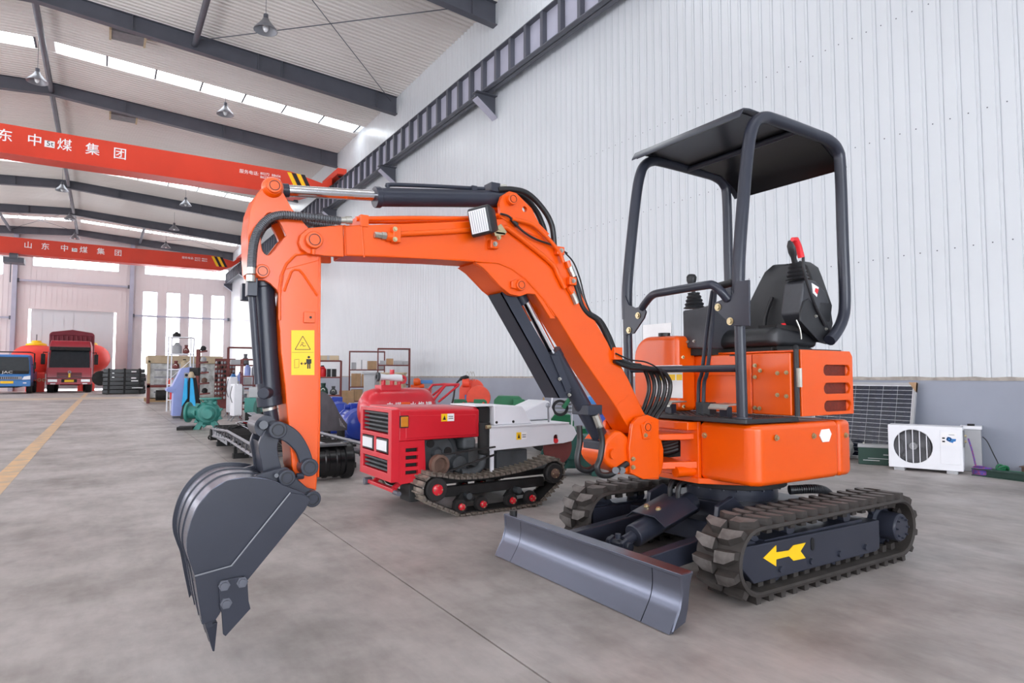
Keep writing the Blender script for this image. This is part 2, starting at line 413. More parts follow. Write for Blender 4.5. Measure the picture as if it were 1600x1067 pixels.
MB().bar((XM, YN, 11.44), (XM, YF, 11.44), .5, .02).build('ridge_flashing', 'roof_sheet', rf, smooth=0)
for u, v in ((200,54),(193,181)):
    p = px(u, v, z=11.18); MB().box((p.x-.42, p.y-.3, 11.06), (p.x+.42, p.y+.3, 11.3)).build('roof_vent', 'grille_grey', rf, smooth=0)
    for s in (-1, 1): MB().box((p.x+s*.44-.03, p.y-.34, 11.04), (p.x+s*.44+.03, p.y+.34, 11.3)).build('vent_cheek', 'canvas_tan', rf, smooth=0)
# portal frames: tapered I-beam rafters
def rafter(y):
    f_ = struct('beam_frame', 'dark grey tapered steel portal rafter', (XM, y, 10.9)); fl = .11
    for s in (1, -1):
        xe = XR if s > 0 else XL
        def top(x): return zroof(x)-.03
        def bot(x): return zroof(x)-.03-(.42+.19*abs(x-XM)/10.25)
        MB().prism([(XM, bot(XM)), (xe, bot(xe)), (xe, top(xe)), (XM, top(XM))], 'y', y-.012, y+.012).build('web', 'steel_grey', f_, smooth=0)
        for fn in (top, bot):
            MB().skin([[(x, y-fl, fn(x)-.012), (x, y+fl, fn(x)-.012), (x, y+fl, fn(x)+.012), (x, y-fl, fn(x)+.012)] for x in (XM, xe)]).build('flange', 'steel_grey', f_, smooth=0)
        for q in (.22, .55, .62, .93):
            x = XM+(xe-XM)*q; MB().box((x-.012, y-fl, bot(x)), (x+.012, y+fl, top(x))).build('stiffener', 'steel_grey', f_, smooth=0)
    MB().box((XM-.02, y-fl, bot(XM)-.02), (XM+.02, y+fl, top(XM))).build('end_plate', 'steel_grey', f_, smooth=0)
for y in BAY: rafter(y)
# tie tubes and cross bracing
def tie(x, y0, y1, lab):
    t = struct('trim_tie', lab, (x, y0, zroof(x)-.35)); MB().cyl((x, y0, zroof(x)-.33), (x, y1, zroof(x)-.33), .085, 10).build('tube', 'steel_grey', t)
for k in range(len(BAY)-1): tie(XM, BAY[k]+.02, BAY[k+1]-.02, 'grey steel tie tube along the roof ridge')
for k in (4, 9):
    for x in (2.0, -5.6): tie(x, BAY[k]+.02, BAY[k+1]-.02, 'grey steel tie tube between two rafters')
    for a, b_ in (((2.0, BAY[k]), (8.2, BAY[k+1])), ((8.0, BAY[k]), (2.0, BAY[k+1])), ((-1.9, BAY[k]), (-5.6, BAY[k+1])), ((-5.6, BAY[k]), (-1.9, BAY[k+1]))):
        t = struct('trim_brace', 'thin dark cross brace rod under the roof', (a[0], a[1], 10.9))
        MB().tube([(a[0], a[1], zroof(a[0])-.2), (b_[0], b_[1], zroof(b_[0])-.2)], .014, 6).build('rod', 'steel_grey', t)
# crane runway girder on brackets along the right wall
rw_ = struct('beam_runway', 'dark grey crane runway girder along the white wall', (8.0, YN, 8.3))
z0, z1 = 8.3, 9.12
MB().box((7.93, YN, z0), (8.2, YF, z0+.025)).build('flange', 'steel_grey', rw_, smooth=0)
MB().box((7.93, YN, z1-.025), (8.2, YF, z1)).build('flange', 'steel_grey', rw_, smooth=0)
MB().box((8.06, YN, z0), (8.08, YF, z1)).build('web', 'steel_light', rw_, smooth=0)
MB().box((8.03, YN, z1), (8.1, YF, z1+.06)).build('rail', 'steel_grey', rw_, smooth=0)
st = MB().box((7.94, -.05, z0+.02), (8.06, .05, z1-.02)).mesh('stiffener', 'steel_grey', (8.0, YN, 8.3), smooth=0)
y = 4.0
while y < YF: inst('stiffener', st, rw_, (0, y, 0)); y += .66
for y in BAY:
    if y < 0: continue
    t = struct('trim_bracket', 'grey steel bracket carrying the crane runway', (8.4, y, 8.0))
    MB().prism([(7.8, 8.3), (8.39, 8.3), (8.39, 7.72), (7.8, 8.14)], 'y', y-.012, y+.012).build('gusset', 'steel_grey', t, smooth=0)
    MB().box((7.78, y-.13, 8.27), (8.39, y+.13, 8.295)).build('top_plate', 'steel_grey', t, smooth=0)
    MB().skin([[(7.8, y-.13, 8.12), (7.8, y+.13, 8.12), (7.8, y+.13, 8.14), (7.8, y-.13, 8.14)], [(8.39, y-.13, 7.70), (8.39, y+.13, 7.70), (8.39, y+.13, 7.72), (8.39, y-.13, 7.72)]]).build('lower_plate', 'steel_light', t, smooth=0)
# overhead travelling cranes
def crane(y, lab, ttl, x_txt, sgn):
    c = thing('overhead_crane', lab, 'crane', (XM, y, 8.3), group='overhead cranes', world=True)
    prof = [(7.8, 9.0), (7.8, 9.3), (7.72, 9.3), (7.4, 9.0), (6.1, 9.28), (-10, 9.28), (-11.6, 9.0), (-11.6, 8.75), (-10, 8.3), (6.6, 8.3), (7.3, 8.62), (7.6, 8.85)]
    MB().prism(prof, 'y', y-.3, y+.3).build('girder', 'crane_red', c, bevel=.02)
    MB().box((-10, y-.42, 8.28), (6.4, y+.42, 8.34)).build('bottom_flange', 'crane_red', c, smooth=0)
    MB().box((7.78, y-1.1, 9.24), (8.16, y+1.1, 9.5)).build('end_carriage', 'crane_red', c, bevel=.02)
    for s in (-.8, .8): MB().cyl((7.9, y+s, 9.285), (8.14, y+s, 9.285), .1, 14).build('wheel', 'dirty_black', c)
    for ch, xx in ttl: text(ch, .43, 'lettering', 'sign_white', c, (xx, y-.303, 8.86), (PI/2, 0, 0), .003, bold=.003)
    MB().box((x_txt-.15, y-.306, 8.72), (x_txt+.13, y-.3, 8.94)).build('load_plate', 'sign_white', c, smooth=0)
    text('5t', .24, 'lettering', 'black', c, (x_txt, y-.308, 8.84), (PI/2, 0, 0), .002)
    text('服务电话:', .17, 'lettering', 'sign_white', c, (4.55, y-.303, 8.95), (PI/2, 0, 0), .002)
    text('80272  88656\n86272  88656', .14, 'lettering', 'sign_white', c, (5.35, y-.303, 8.92), (PI/2, 0, 0), .002)
    for k, q in enumerate((5.98, 6.16, 6.34, 6.52)):
        MB().prism([(q, 9.22), (q+.16, 9.22), (q+.5, 8.55), (q+.34, 8.55)], 'y', y-.304, y-.298).build('warning_stripe', 'yellow_paint' if k % 2 == 0 else 'black', c, smooth=0)
    return c
cx = lambda u, v, y: px(u, v, y=y-.3).x
crane(26.5, 'near red overhead crane girder with large white characters', [('山',cx(-45,205,26.5))]+[(c, cx(u, 225, 26.5)) for c, u in zip('东中煤集团', (7,54,101,145,188))], cx(78,228,26.5), 1)
c2 = crane(48.0, 'far red overhead crane girder in front of the gable windows', [(c, cx(u, 380, 48)) for c, u in zip('山东中煤集团', (44,71,101,131,158,185))], cx(117,384,48), 1)
h = MB().box((-5.2, 47.5, 7.75), (-4.2, 48.5, 8.05)).cyl((-4.9, 47.6, 8.12), (-4.5, 47.6, 8.12), .2, 12).build('hoist', 'steel_grey', c2)
MB().cyl((-4.85, 47.9, 6.6), (-4.85, 47.9, 7.75), .03, 6).build('hoist_rope', 'steel_grey', h)
# pendant lamps
lp = thing('pendant_lamp', 'x', 'lamp', (0,0,0), group='pendant lamps under the roof')
MB().lathe([(.08,.30),(.10,.25),(.17,.16),(.28,.03),(.29,0),(.275,.0),(.16,.14),(.09,.22)], (0,0,0), (0,0,1), 18).build('shade', 'grey_steel', lp)
MB().ell((0,0,.1), (.075,.075,.14)).build('bulb', 'lens', lp)
MB().cyl((0,0,.28), (0,0,.42), .06, 10).build('socket', 'steel_grey', lp)
MB().cyl((0,0,.42), (0,0,1.9), .008, 5).build('cord', 'steel_grey', lp)
LP = [(58,128,24,'pendant lamp hanging beside the ridge above the near crane'), (352,179,24,'pendant lamp hanging below the bright roof strip, right of the ridge'), (415,48,16.5,'pendant lamp nearest the top edge, below the crossed brace rods'),
      (97,298,37.5,'pendant lamp hanging just below the near crane by the ridge'), (290,321,37.5,'pendant lamp below the near crane, level with its right half'), (109,343,44,'dark pendant lamp by the ridge between the two rear rafters'),
      (272,359,44,'pendant lamp under the rear roof, midway between ridge and white wall'), (117,373,49,'pendant lamp above the lettering of the far crane'), (259,387,49,'pendant lamp above the right half of the far crane')]
for i, (u, v, y, lab) in enumerate(LP):
    p = px(u, v, y=y); r = lp if i == 0 else copytree(lp)
    r.location = p; r['label'] = lab
    for ch in r.children:
        if ch.name.startswith('cord'): ch.scale = (1, 1, (zroof(p.x)-p.z-.42)/1.48); ch.location.z = .42-.42*ch.scale.z
# ================================================================== EXCAVATOR
EX = thing('mini_excavator', 'orange and dark grey mini excavator with raised boom, bucket and canopy', 'excavator', (3.2, 2.57, 0), world=True)
YC = 2.57
def P3(u, v, y): return tuple(px(u, v, y=y))
def S(pts, n=4, closed=True): return [(p[0], p[1]) for p in cat2([(a, b, 0) for a, b in pts], n, closed)]
def pin(x, z, y0, y1, r, m, par, nm='pin', cap=True):
    o = MB().cyl((x, y0, z), (x, y1, z), r, 20).build(nm, m, par, bevel=.004)
    if cap:
        MB().annulus((x, y0-.002, z), (0, 1, 0), r*.60, r*.68, .004, 20).build('pin_groove', 'black', o)
    return o
def bolt(p, d, r=.011, par=EX, m='zinc'):
    d = Vector(d).normalized(); p = Vector(p)
    o = MB().cyl(p, p+d*.004, r*1.45, 12).cyl(p+d*.004, p+d*.012, r, 6).build('bolt', m, par); return o
# ---------------- crawler undercarriage
XA, XB, ZT_, RB = 2.59, 3.84, .190, .138                # idler and sprocket axle, axle height, inner belt radius
def loop(r, n=12):
    return arc(XA, ZT_, r, 90, 270, n)+arc(XB, ZT_, r, -90, 90, n)
def track_pt(s, r):                                       # point and outward direction at arc length s (belt radius r)
    L = XB-XA; C = PI*r; s %= (2*L+2*C)
    if s < L: return (XB-s, ZT_+r), (0, 1)
    s -= L
    if s < C: a = PI/2+s/r; return (XA+r*math.cos(a), ZT_+r*math.sin(a)), (math.cos(a), math.sin(a))
    s -= C
    if s < L: return (XA+s, ZT_-r), (0, -1)
    s -= L; a = -PI/2+s/r; return (XB+r*math.cos(a), ZT_+r*math.sin(a)), (math.cos(a), math.sin(a))
def lug_mesh(side):
    mb = MB(); w = .115*side                             # chevron block: root wide, crown narrow (local x along belt, y across, z out)
    def R(k, z): return [(-.034*k, 0, z), (.030*k, 0, z), (.030*k+.004, w*.55, z), (.016*k+.022, w*.98, z), (-.012*k+.016, w*.98, z), (-.036*k+.004, w*.5, z)]
    mb.skin([R(1.15, -.004), R(1.0, .012), R(.72, .03)])
    return mb.mesh('track_lug', 'rubber', smooth=0)
def lug_top(side):
    mb = MB(); w = .115*side; k = .72; z = .0302
    R = lambda z: [(-.034*k, .004*side, z), (.030*k, .004*side, z), (.030*k+.004, w*.55, z), (.016*k+.022, w*.96, z), (-.012*k+.016, w*.96, z), (-.036*k+.004, w*.5, z)]
    return mb.skin([R(z-.004), R(z)])
LUG = {}
for s in (1, -1):
    a = MB(); w = .115*s
    def R(k, z): return [(-.034*k, 0, z), (.030*k, 0, z), (.030*k+.004, w*.55, z), (.016*k+.022, w*.98, z), (-.012*k+.016, w*.98, z), (-.036*k+.004, w*.5, z)]
    a.skin([R(1.15, -.004), R(1.02, .014), R(.84, .032)], caps=True)
    me = a.mesh('track_lug', 'rubber', smooth=0); me.materials.append(MT['rubber_lug'])
    me.polygons[len(me.polygons)-1].material_index = 1; LUG[s] = me
for nm, y0, y1 in (('near', 1.91, 2.17), ('far', 2.97, 3.23)):
    ym = (y0+y1)/2; sg = -1 if nm == 'near' else 1
    mb = MB(); o_, i_ = loop(RB+.022), loop(RB); n = len(o_)
    rings = [[(o_[k][0], y0+.006, o_[k][1]), (o_[k][0], y1-.006, o_[k][1]), (i_[k][0]*.0+o_[k][0]*.4+i_[k][0]*.6, y1, o_[k][1]*.4+i_[k][1]*.6), (i_[k][0], y1-.01, i_[k][1]), (i_[k][0], y0+.01, i_[k][1]), (o_[k][0]*.4+i_[k][0]*.6, y0, o_[k][1]*.4+i_[k][1]*.6)] for k in range(n)]
    tr = mb.skin(rings, closed=True).build('rubber_track', 'rubber', EX)
    tot = 2*(XB-XA)+2*PI*(RB+.022); N = 38; st = tot/N
    for k in range(N):
        for s in (1, -1):
            (x, z), (dx, dz) = track_pt(st*(k+(.5 if s > 0 else 0)), RB+.022)
            M = Matrix(((dz, 0, dx, x), (0, 1, 0, ym+.006*s), (-dx, 0, dz, z), (0, 0, 0, 1))) if True else None
            o = inst('track_lug', LUG[s], tr); o.matrix_local = Matrix.Translation(-Vector(ORG[EX.name])) @ M
    guide = MB()
    for k in range(N):
        (x, z), (dx, dz) = track_pt(st*k, RB); M = Matrix(((dz, 0, dx, x), (0, 1, 0, 0), (-dx, 0, dz, z), (0, 0, 0, 1)))
        for yy in (ym-.05, ym+.05): q = len(guide.v); guide.box((-.02, yy-.014, -.036), (.02, yy+.014, .003)); guide.xf(M, q)
    guide.build('guide_teeth', 'rubber', tr, smooth=0)['kind'] = 'stuff'
    # side frame, idler, sprocket, rollers, travel motor
    fy0, fy1 = (y0+.045, y1-.045)
    MB().prism([(2.50,.16),(2.585,.08),(3.64,.078),(3.68,.09),(3.68,.245),(2.52,.258),(2.50,.25)], 'y', fy0, fy1).build('track_frame', 'machine_grey', EX, bevel=.006)
    idl = MB().lathe([(.03,0),(.08,0),(.09,.02),(.128,.03),(.128,.09),(.09,.1),(.08,.12),(.03,.12)], (XA-.0, ym-.06, ZT_), (0,1,0), 28).build('idler_wheel', 'machine_grey', EX)
    tooth = []
    for k in range(13):
        a = 2*PI*k/13
        for da, r in ((-.12,.105), (-.06,.134), (.06,.134), (.12,.105)): tooth.append((XB+r*math.cos(a+da), ZT_+r*math.sin(a+da)))
    MB().prism(tooth, 'y', ym-.012, ym+.012).build('sprocket', 'machine_grey', EX)
    yo = fy0 if sg < 0 else fy1
    MB().lathe([(.105,0),(.105,.03),(.08,.04),(.078,.135),(.07,.145),(.001,.145)], (XB, ym+sg*-.02, ZT_), (0,sg,0), 28).build('travel_motor', 'machine_grey', EX, bevel=.003)
    for k in range(8):
        a = 2*PI*k/8; p = (XB+.056*math.cos(a), ym+sg*.125, ZT_+.056*math.sin(a)); bolt(p, (0,sg,0), .005, EX, 'machine_grey')
    for k in range(4):
        xr = 2.78+.25*k; MB().lathe([(.02,0),(.047,0),(.05,.012),(.038,.03),(.038,.09),(.05,.108),(.047,.12),(.02,.12)], (xr, ym-.06, .104), (0,1,0), 18).build('track_roller', 'machine_grey', EX)
        MB().cyl((xr, yo, .118), (xr, yo+sg*.012, .118), .016, 10).build('roller_pin', 'machine_grey', EX)
    for xr in (2.92, 3.42): MB().cyl((xr, ym-.05, .288), (xr, ym+.05, .288), .034, 14).build('carrier_roller', 'machine_grey', EX)
    MB().box((2.70, ym-.06, .24), (3.55, ym+.06, .262)).build('frame_cap', 'machine_grey', EX, smooth=0)
    if nm == 'near':
        ya = fy0-.003
        def A(u, v): q = px(u, v, y=ya); return (q.x, q.z)
        pts = [(1193,872),(1213,852),(1213,863),(1233,860),(1240,852),(1259,848),(1251,861),(1259,872),(1240,876),(1233,869),(1213,874),(1213,885)]
        MB().prism([A(*q) for q in pts], 'y', ya, fy0).build('direction_arrow', 'yellow_paint', EX, smooth=0, label='yellow painted arrow pointing to the blade')
        q = px(1270, 850, y=ya); MB().prism(arc(q.x, q.z+.018, .014, 0, 180, 8)+arc(q.x, q.z-.018, .014, 180, 360, 8), 'y', ya, fy0).build('frame_slot', 'black', EX, smooth=0)
# car body, slew ring, blade and its linkage
MB().box((2.80, 2.08, .13), (3.60, 3.06, .25)).box((2.92, 2.26, .24), (3.48, 2.88, .345)).build('car_body', 'machine_grey', EX, bevel=.012)
for yy in (2.30, 2.80): MB().prism([(2.72,.14),(2.86,.12),(2.96,.34),(2.88,.40),(2.76,.36)], 'y', yy, yy+.03).build('body_lug', 'machine_grey', EX, bevel=.006)
MB().cyl((3.2, YC, .33), (3.2, YC, .42), .26, 40).build('slew_base', 'machine_grey', EX, bevel=.006)
MB().cyl((3.2, YC, .415), (3.2, YC, .47), .31, 44).build('slew_ring', 'dirty_black', EX, bevel=.004)
for k in range(24):
    a = 2*PI*k/24; bolt((3.2+.285*math.cos(a), YC+.285*math.sin(a), .415), (0,0,-1), .008, EX, 'machine_grey')
BY0, BY1 = 1.885, 3.265
fr_ = xz([(1065,899),(1066,915),(1066,930),(1063,950),(1056,970),(1047,986)], BY0); bk = [(x+.014, z+.004) for x, z in fr_]
fr_[-1] = (fr_[-1][0], .004); bk[-1] = (bk[-1][0]+.01, .004)
prof = S(fr_, 5, False)+list(reversed(S(bk, 5, False)))
ye = BY0+.17
MB().prism(prof, 'y', BY0+.006, ye-.0025).build('blade_wing', 'blade_steel', EX)
MB().prism(prof, 'y', ye+.0025, BY1-.1725).build('dozer_blade', 'blade_steel', EX)
MB().prism(prof, 'y', BY1-.169, BY1-.006).build('blade_wing', 'blade_steel', EX)
zt = fr_[0][1]; xt = fr_[0][0]
MB().box((xt-.002, BY0+.006, zt-.012), (xt+.075, BY1-.006, zt+.004)).build('blade_top_flange', 'blade_steel', EX, bevel=.003)
side = xz([(1064,898),(1081,894),(1077,915),(1074,950),(1070,972),(1050,988),(1062,952),(1066,928)], BY0)
side = [(x, max(z, .004)) for x, z in side]
for yy in (BY0-.004, BY1-.008): MB().prism(side, 'y', yy, yy+.012).build('blade_end_plate', 'blade_steel', EX, bevel=.002)
MB().box((xt+.04, BY0+.1, .05), (xt+.10, BY1-.1, .13)).build('blade_rear_beam', 'machine_grey', EX, bevel=.006)
MB().cyl((xt+.03, BY1-.05, zt), (xt+.03, BY1-.05, zt+.028), .022, 12).build('lifting_eye', 'black', EX)
for yy in (2.26, 2.82): MB().bar((xt+.05, yy+.03, .13), (2.86, yy+.03, .20), .07, .10).build('blade_arm', 'machine_grey', EX, bevel=.008)
a, e = Vector(px(968, 850, y=YC)), Vector((2.86, YC, .33)); d = (e-a).normalized()
MB().cyl(a+d*.03, a+d*.15, .03, 16).build('blade_rod', 'machine_grey', EX)
MB().cyl(a+d*.10, e, .062, 24).build('blade_cylinder', 'machine_grey', EX, bevel=.008)
for s in (-1, 1):
    MB().prism([(a.x-.045,a.z-.07),(a.x+.04,a.z-.07),(a.x+.035,a.z+.02),(a.x,a.z+.038),(a.x-.035,a.z+.02)], 'y', YC+s*.05-.012, YC+s*.05+.012).build('blade_clevis', 'machine_grey', EX, bevel=.004)
pin(a.x, a.z, YC-.085, YC+.085, .024, 'machine_grey', EX)
MB().cyl((a.x-.01, YC, a.z+.03), (a.x-.01, YC, a.z+.055), .016, 8).build('grease_nipple', 'machine_grey', EX)
g1, g2 = Vector(px(1003, 797, y=YC)), Vector(px(1062, 800, y=YC-.05)); u_ = Vector((-d.z, 0, d.x))
mb = MB(); c0 = a+d*.20+u_*.085; c1 = a+d*.46+u_*.085
R = lambda c: [c+Vector((0,-.15,0))-u_*.045, c+Vector((0,-.085,0)), c+Vector((0,.085,0)), c+Vector((0,.15,0))-u_*.045, c+Vector((0,.15,0))-u_*.051, c+Vector((0,.085,0))-u_*.007, c+Vector((0,-.085,0))-u_*.007, c+Vector((0,-.15,0))-u_*.051]
mb.skin([R(c0), R(c1)]).build('cylinder_guard', 'machine_grey', EX, bevel=.002)
for yy in (-.04, .05): bolt(a+d*.28+u_*.085+Vector((0,yy,0)), u_, .011, EX, 'brass_zinc')
for q in range(2): MB().tube(cat2([a+d*.44+u_*.06+Vector((0,.03-.06*q,0)), a+d*.50+u_*.15+Vector((0,.03-.06*q,0)), (3.0, YC+.05-.08*q, .43)], 5), .014, 8).build('hydraulic_hose', 'hose', EX)
cr = cat2([(3.32, 2.26, .40), (3.45, 2.18, .405), (3.56, 2.18, .37), (3.62, 2.22, .32)], 14); mb = MB().tube(cr, .02, 8)
for i in range(0, len(cr), 1): d_ = (cr[min(i+1, len(cr)-1)]-cr[max(i-1, 0)]).normalized(); mb.cyl(cr[i]-d_*.004, cr[i]+d_*.004, .026, 10)
mb.build('spiral_hose_guard', 'plastic_black', EX)
# ---------------- upper structure
def plan(pts, r=.0): return pts
TB = .478
cov = [(2.75,2.42),(2.75,2.10),(2.79,2.055),(3.46,2.045),(3.46,2.42)]
MB().prism(cov, 'z', TB+.012, .802).build('side_cover', 'orange', EX, bevel=.035, seg=4)
tail = [(3.462,2.045),(3.56,2.05),(3.62,2.075)]+[(3.10+.60*math.cos(math.radians(t)), YC+.62*math.sin(math.radians(t))) for t in range(-42, 43, 7)]+[(3.62,3.065),(3.56,3.09),(3.462,3.095)]
MB().prism(tail, 'z', TB+.012, .802).build('counterweight', 'orange', EX, bevel=.03, seg=4)
MB().prism([(2.78,2.66),(2.78,3.04),(2.82,3.09),(3.46,3.095),(3.46,2.66)], 'z', TB+.012, .802).build('side_cover', 'orange', EX, bevel=.03, seg=3)
MB().prism([(2.72,2.40),(2.72,2.74),(3.4,3.0),(3.6,2.9),(3.6,2.2),(2.9,2.2)], 'z', TB-.01, TB+.02).build('swing_frame_plate', 'orange', EX, bevel=.004)
# front frame with the hose opening
z0_, z1_ = TB+.01, .80
def FY(u, v): q = px(u, v, x=2.735); return (q.y, q.z)
hole = [FY(1030,686), FY(1061,686), FY(1063,690), FY(1063,713), FY(1030,716)]
MB().prism([(2.41,TB+.005),(2.74,TB+.005),(2.74,.80),(2.41,.80)], 'x', 2.735, 2.76, holes=[hole]).build('front_frame', 'orange', EX, bevel=.003)
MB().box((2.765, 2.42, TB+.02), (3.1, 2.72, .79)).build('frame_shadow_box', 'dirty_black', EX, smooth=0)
for q in range(4):
    h0 = Vector(px(1036, 708-q*5, x=2.74)); MB().tube(cat2([h0+Vector((-.05,.08,0)), h0, h0+Vector((.02,-.05,.012)), h0+Vector((.03,-.10,.03))], 5), .013, 8).build('hydraulic_hose', 'hose', EX)
MB().box((2.66, 2.415, .755), (2.74, 2.74, .80)).build('upper_frame_rail', 'orange', EX, bevel=.006)
MB().prism([(2.50,YC-.05),(2.74,YC-.13),(2.74,YC+.13),(2.50,YC+.05),(2.48,YC)], 'z', .70, .735).build('upper_swing_lug', 'orange', EX, bevel=.006)
MB().prism([(2.50,YC-.05),(2.74,YC-.15),(2.74,YC+.13),(2.50,YC+.05),(2.48,YC)], 'z', .545, .585).build('lower_swing_lug', 'orange', EX, bevel=.006)
MB().cyl((2.545, YC, .49), (2.545, YC, .77), .038, 20).build('king_pin', 'orange', EX)
MB().tube([(2.62, YC-.1, .53), (2.8, YC-.12, .53)], .03, 12).build('swing_cylinder_rod', 'orange', EX)
# floor plate, seat box, hood, tank
MB().prism([(2.72,2.085),(2.70,2.12),(2.70,3.02),(3.12,3.02),(3.12,2.06)], 'z', .806, .832).build('floor_plate', 'plastic_black', EX, bevel=.006)
mt = MB()
for i in range(9):
    for j in range(20): mt.box((2.74+.04*i, 2.12+.044*j, .831), (2.755+.04*i, 2.148+.044*j, .835))
mt.build('floor_mat_ribs', 'plastic_black', EX, smooth=0)['kind'] = 'stuff'
ZS = 1.175
MB().box((3.10, 2.335, .835), (3.55, 2.83, ZS)).build('seat_box', 'orange', EX, bevel=.008)
MB().box((3.098, 2.09, .835), (3.55, 2.332, ZS)).build('battery_cover', 'orange', EX, bevel=.008)
MB().box((3.094, 2.42, 1.05), (3.099, 2.836, 1.17)).build('seat_box_panel', 'orange', EX, bevel=.002)
MB().box((3.090, 2.335, .835), (3.0985, 2.375, 1.17)).build('seam_strip', 'orange', EX, bevel=.003)
hood = [(3.135,2.09),(3.16,2.055),(3.57,2.055),(3.64,2.10),(3.68,2.25),(3.70,2.57),(3.68,2.9),(3.62,3.05),(3.5,3.08),(3.135,3.08)]
hx0, hx1 = .833, 1.19
# hood side skin with three slots (built as a frame of strips so that the slots are real openings)
mb = MB()
sl = [(px(1287, v, y=2.055).z) for v in (570, 597, 625)]
sx0, sx1 = px(1287, 580, y=2.055).x, 3.595
def slot(zc, h=.03): return arc(sx0+h, zc, h, 90, 270, 6)+arc(sx1-h*.6, zc, h, -90, 90, 6)
slots = [slot(px(1310, v, y=2.055).z, .030) for v in (578.5, 606.5, 634)]
MB().prism([(3.14,hx0),(3.635,hx0),(3.635,hx1-.03),(3.61,hx1),(3.14,hx1)], 'y', 2.055, 2.075, holes=slots).build('hood_side_panel', 'orange', EX, bevel=.004)
MB().prism([(3.20,2.12),(3.60,2.12),(3.60,3.05),(3.20,3.05)], 'z', hx0, hx1-.01).build('hood_core', 'dirty_black', EX, smooth=0)
for zc in (578.5, 606.5, 634):
    q = px(1310, zc, y=2.075).z; MB().box((sx0-.01, 2.082, q-.035), (sx1+.01, 2.086, q+.035)).build('vent_mesh', 'vent_dark', EX, smooth=0)
MB().prism([(3.617,2.058),(3.655,2.10),(3.69,2.25),(3.705,2.57),(3.69,2.9),(3.63,3.06),(3.60,3.06),(3.60,2.075)], 'z', hx0, hx1-.012).build('hood_tail', 'orange', EX, bevel=.012, seg=3)
MB().box((3.14, 2.06, hx1-.012), (3.62, 3.06, hx1)).build('hood_top', 'orange', EX, bevel=.005)
MB().box((3.2, 2.10, hx1), (3.60, 3.0, hx1+.008)).build('hood_gasket', 'plastic_black', EX, smooth=0)
g = MB().tube([(3.118, 2.068, .835), (3.118, 2.068, 1.19), (3.15, 2.09, 1.205)], .014, 8).build('rubber_seal', 'plastic_black', EX)
MB().box((3.105, 2.05, .99), (3.14, 2.06, 1.09)).cyl((3.122, 2.048, .99), (3.122, 2.048, 1.09), .008, 8).build('hood_hinge', 'zinc', EX)
tk = [(2.735,.835),(3.12,.835),(3.12,1.14)]+arc(2.98,1.16,.14,0,90,8)+[(2.735,1.295)]
MB().prism(tk, 'x', 2.93, 3.10).build('fuel_tank', 'orange', EX, bevel=.03, seg=4)
MB().box((3.0, 2.76, .84), (3.5, 3.06, 1.25)).build('tank_rear', 'orange', EX, bevel=.03)
MB().tube(cat2([(3.10,3.135,.90),(3.10,3.135,1.14),(3.10,3.10,1.24),(3.10,2.98,1.305)], 6), .012, 8).build('rubber_seal', 'plastic_black', EX)
q = px(1038, 522, x=2.99); MB().cyl((q.x, q.y, 1.285), (q.x, q.y, 1.32), .038, 20).build('fuel_cap', 'plastic_black', EX)
# label sheets and bolts on the orange panels
def quad_x(u0, v0, u1, v1, x, nm, m, t=.002):
    a, b = px(u0, v0, x=x), px(u1, v1, x=x); return MB().box((x-t, min(a.y,b.y), min(a.z,b.z)), (x, max(a.y,b.y), max(a.z,b.z))).build(nm, m, EX, smooth=0)
quad_x(1024, 571, 1067, 622, 2.929, 'notice_label', 'sign_white')
for k, (a, b) in enumerate(((1026,1040),(1042,1055),(1057,1066))):
    for v in (573, 585): quad_x(a, v, b, v+9, 2.9265, 'warning_pictogram', 'yellow_paint', .001)
for k in range(3): quad_x(1036, 601+6*k, 1050, 602+6*k, 2.9265, 'label_print', 'black', .001)
for u, v, x in ((1073,558,2.928),(1074,635,2.928),): bolt(px(u-5, v, x=x), (-1,0,0), .007, EX, 'brass_zinc')
for u, v in ((1180,571),(1180,589),(1180,637),(1188,579),(1187,638),(1104,588)): bolt(px(u, v, x=3.092), (-1,0,0), .008, EX, 'brass_zinc')
for u, v in ((1215,583),(1229,582),(1215,617),(1229,619)): bolt(px(u, v, x=3.097), (-1,0,0), .008, EX, 'brass_zinc')
for u, v in ((1101,680),): bolt(px(u, v, x=2.749), (-1,0,0), .011, EX, 'brass_zinc')
for u, v in ((1213,684),(1271,681),(1321,680)): bolt(px(u, v, y=2.047), (0,-1,0), .011, EX, 'brass_zinc')
q = px(1289, 680, y=2.046); MB().prism([(q.x-.055,q.z+.0),(q.x-.035,q.z+.032),(q.x+.035,q.z+.034),(q.x+.055,q.z+.005),(q.x+.03,q.z-.035),(q.x-.03,q.z-.035)], 'y', 2.041, 2.046).build('sticker', 'sign_white', EX, smooth=0)
q = px(1147, 555, x=3.094); MB().box((3.091, q.y-.03, q.z-.004), (3.095, q.y+.03, q.z+.004)).build('key_slot', 'black', EX, smooth=0)
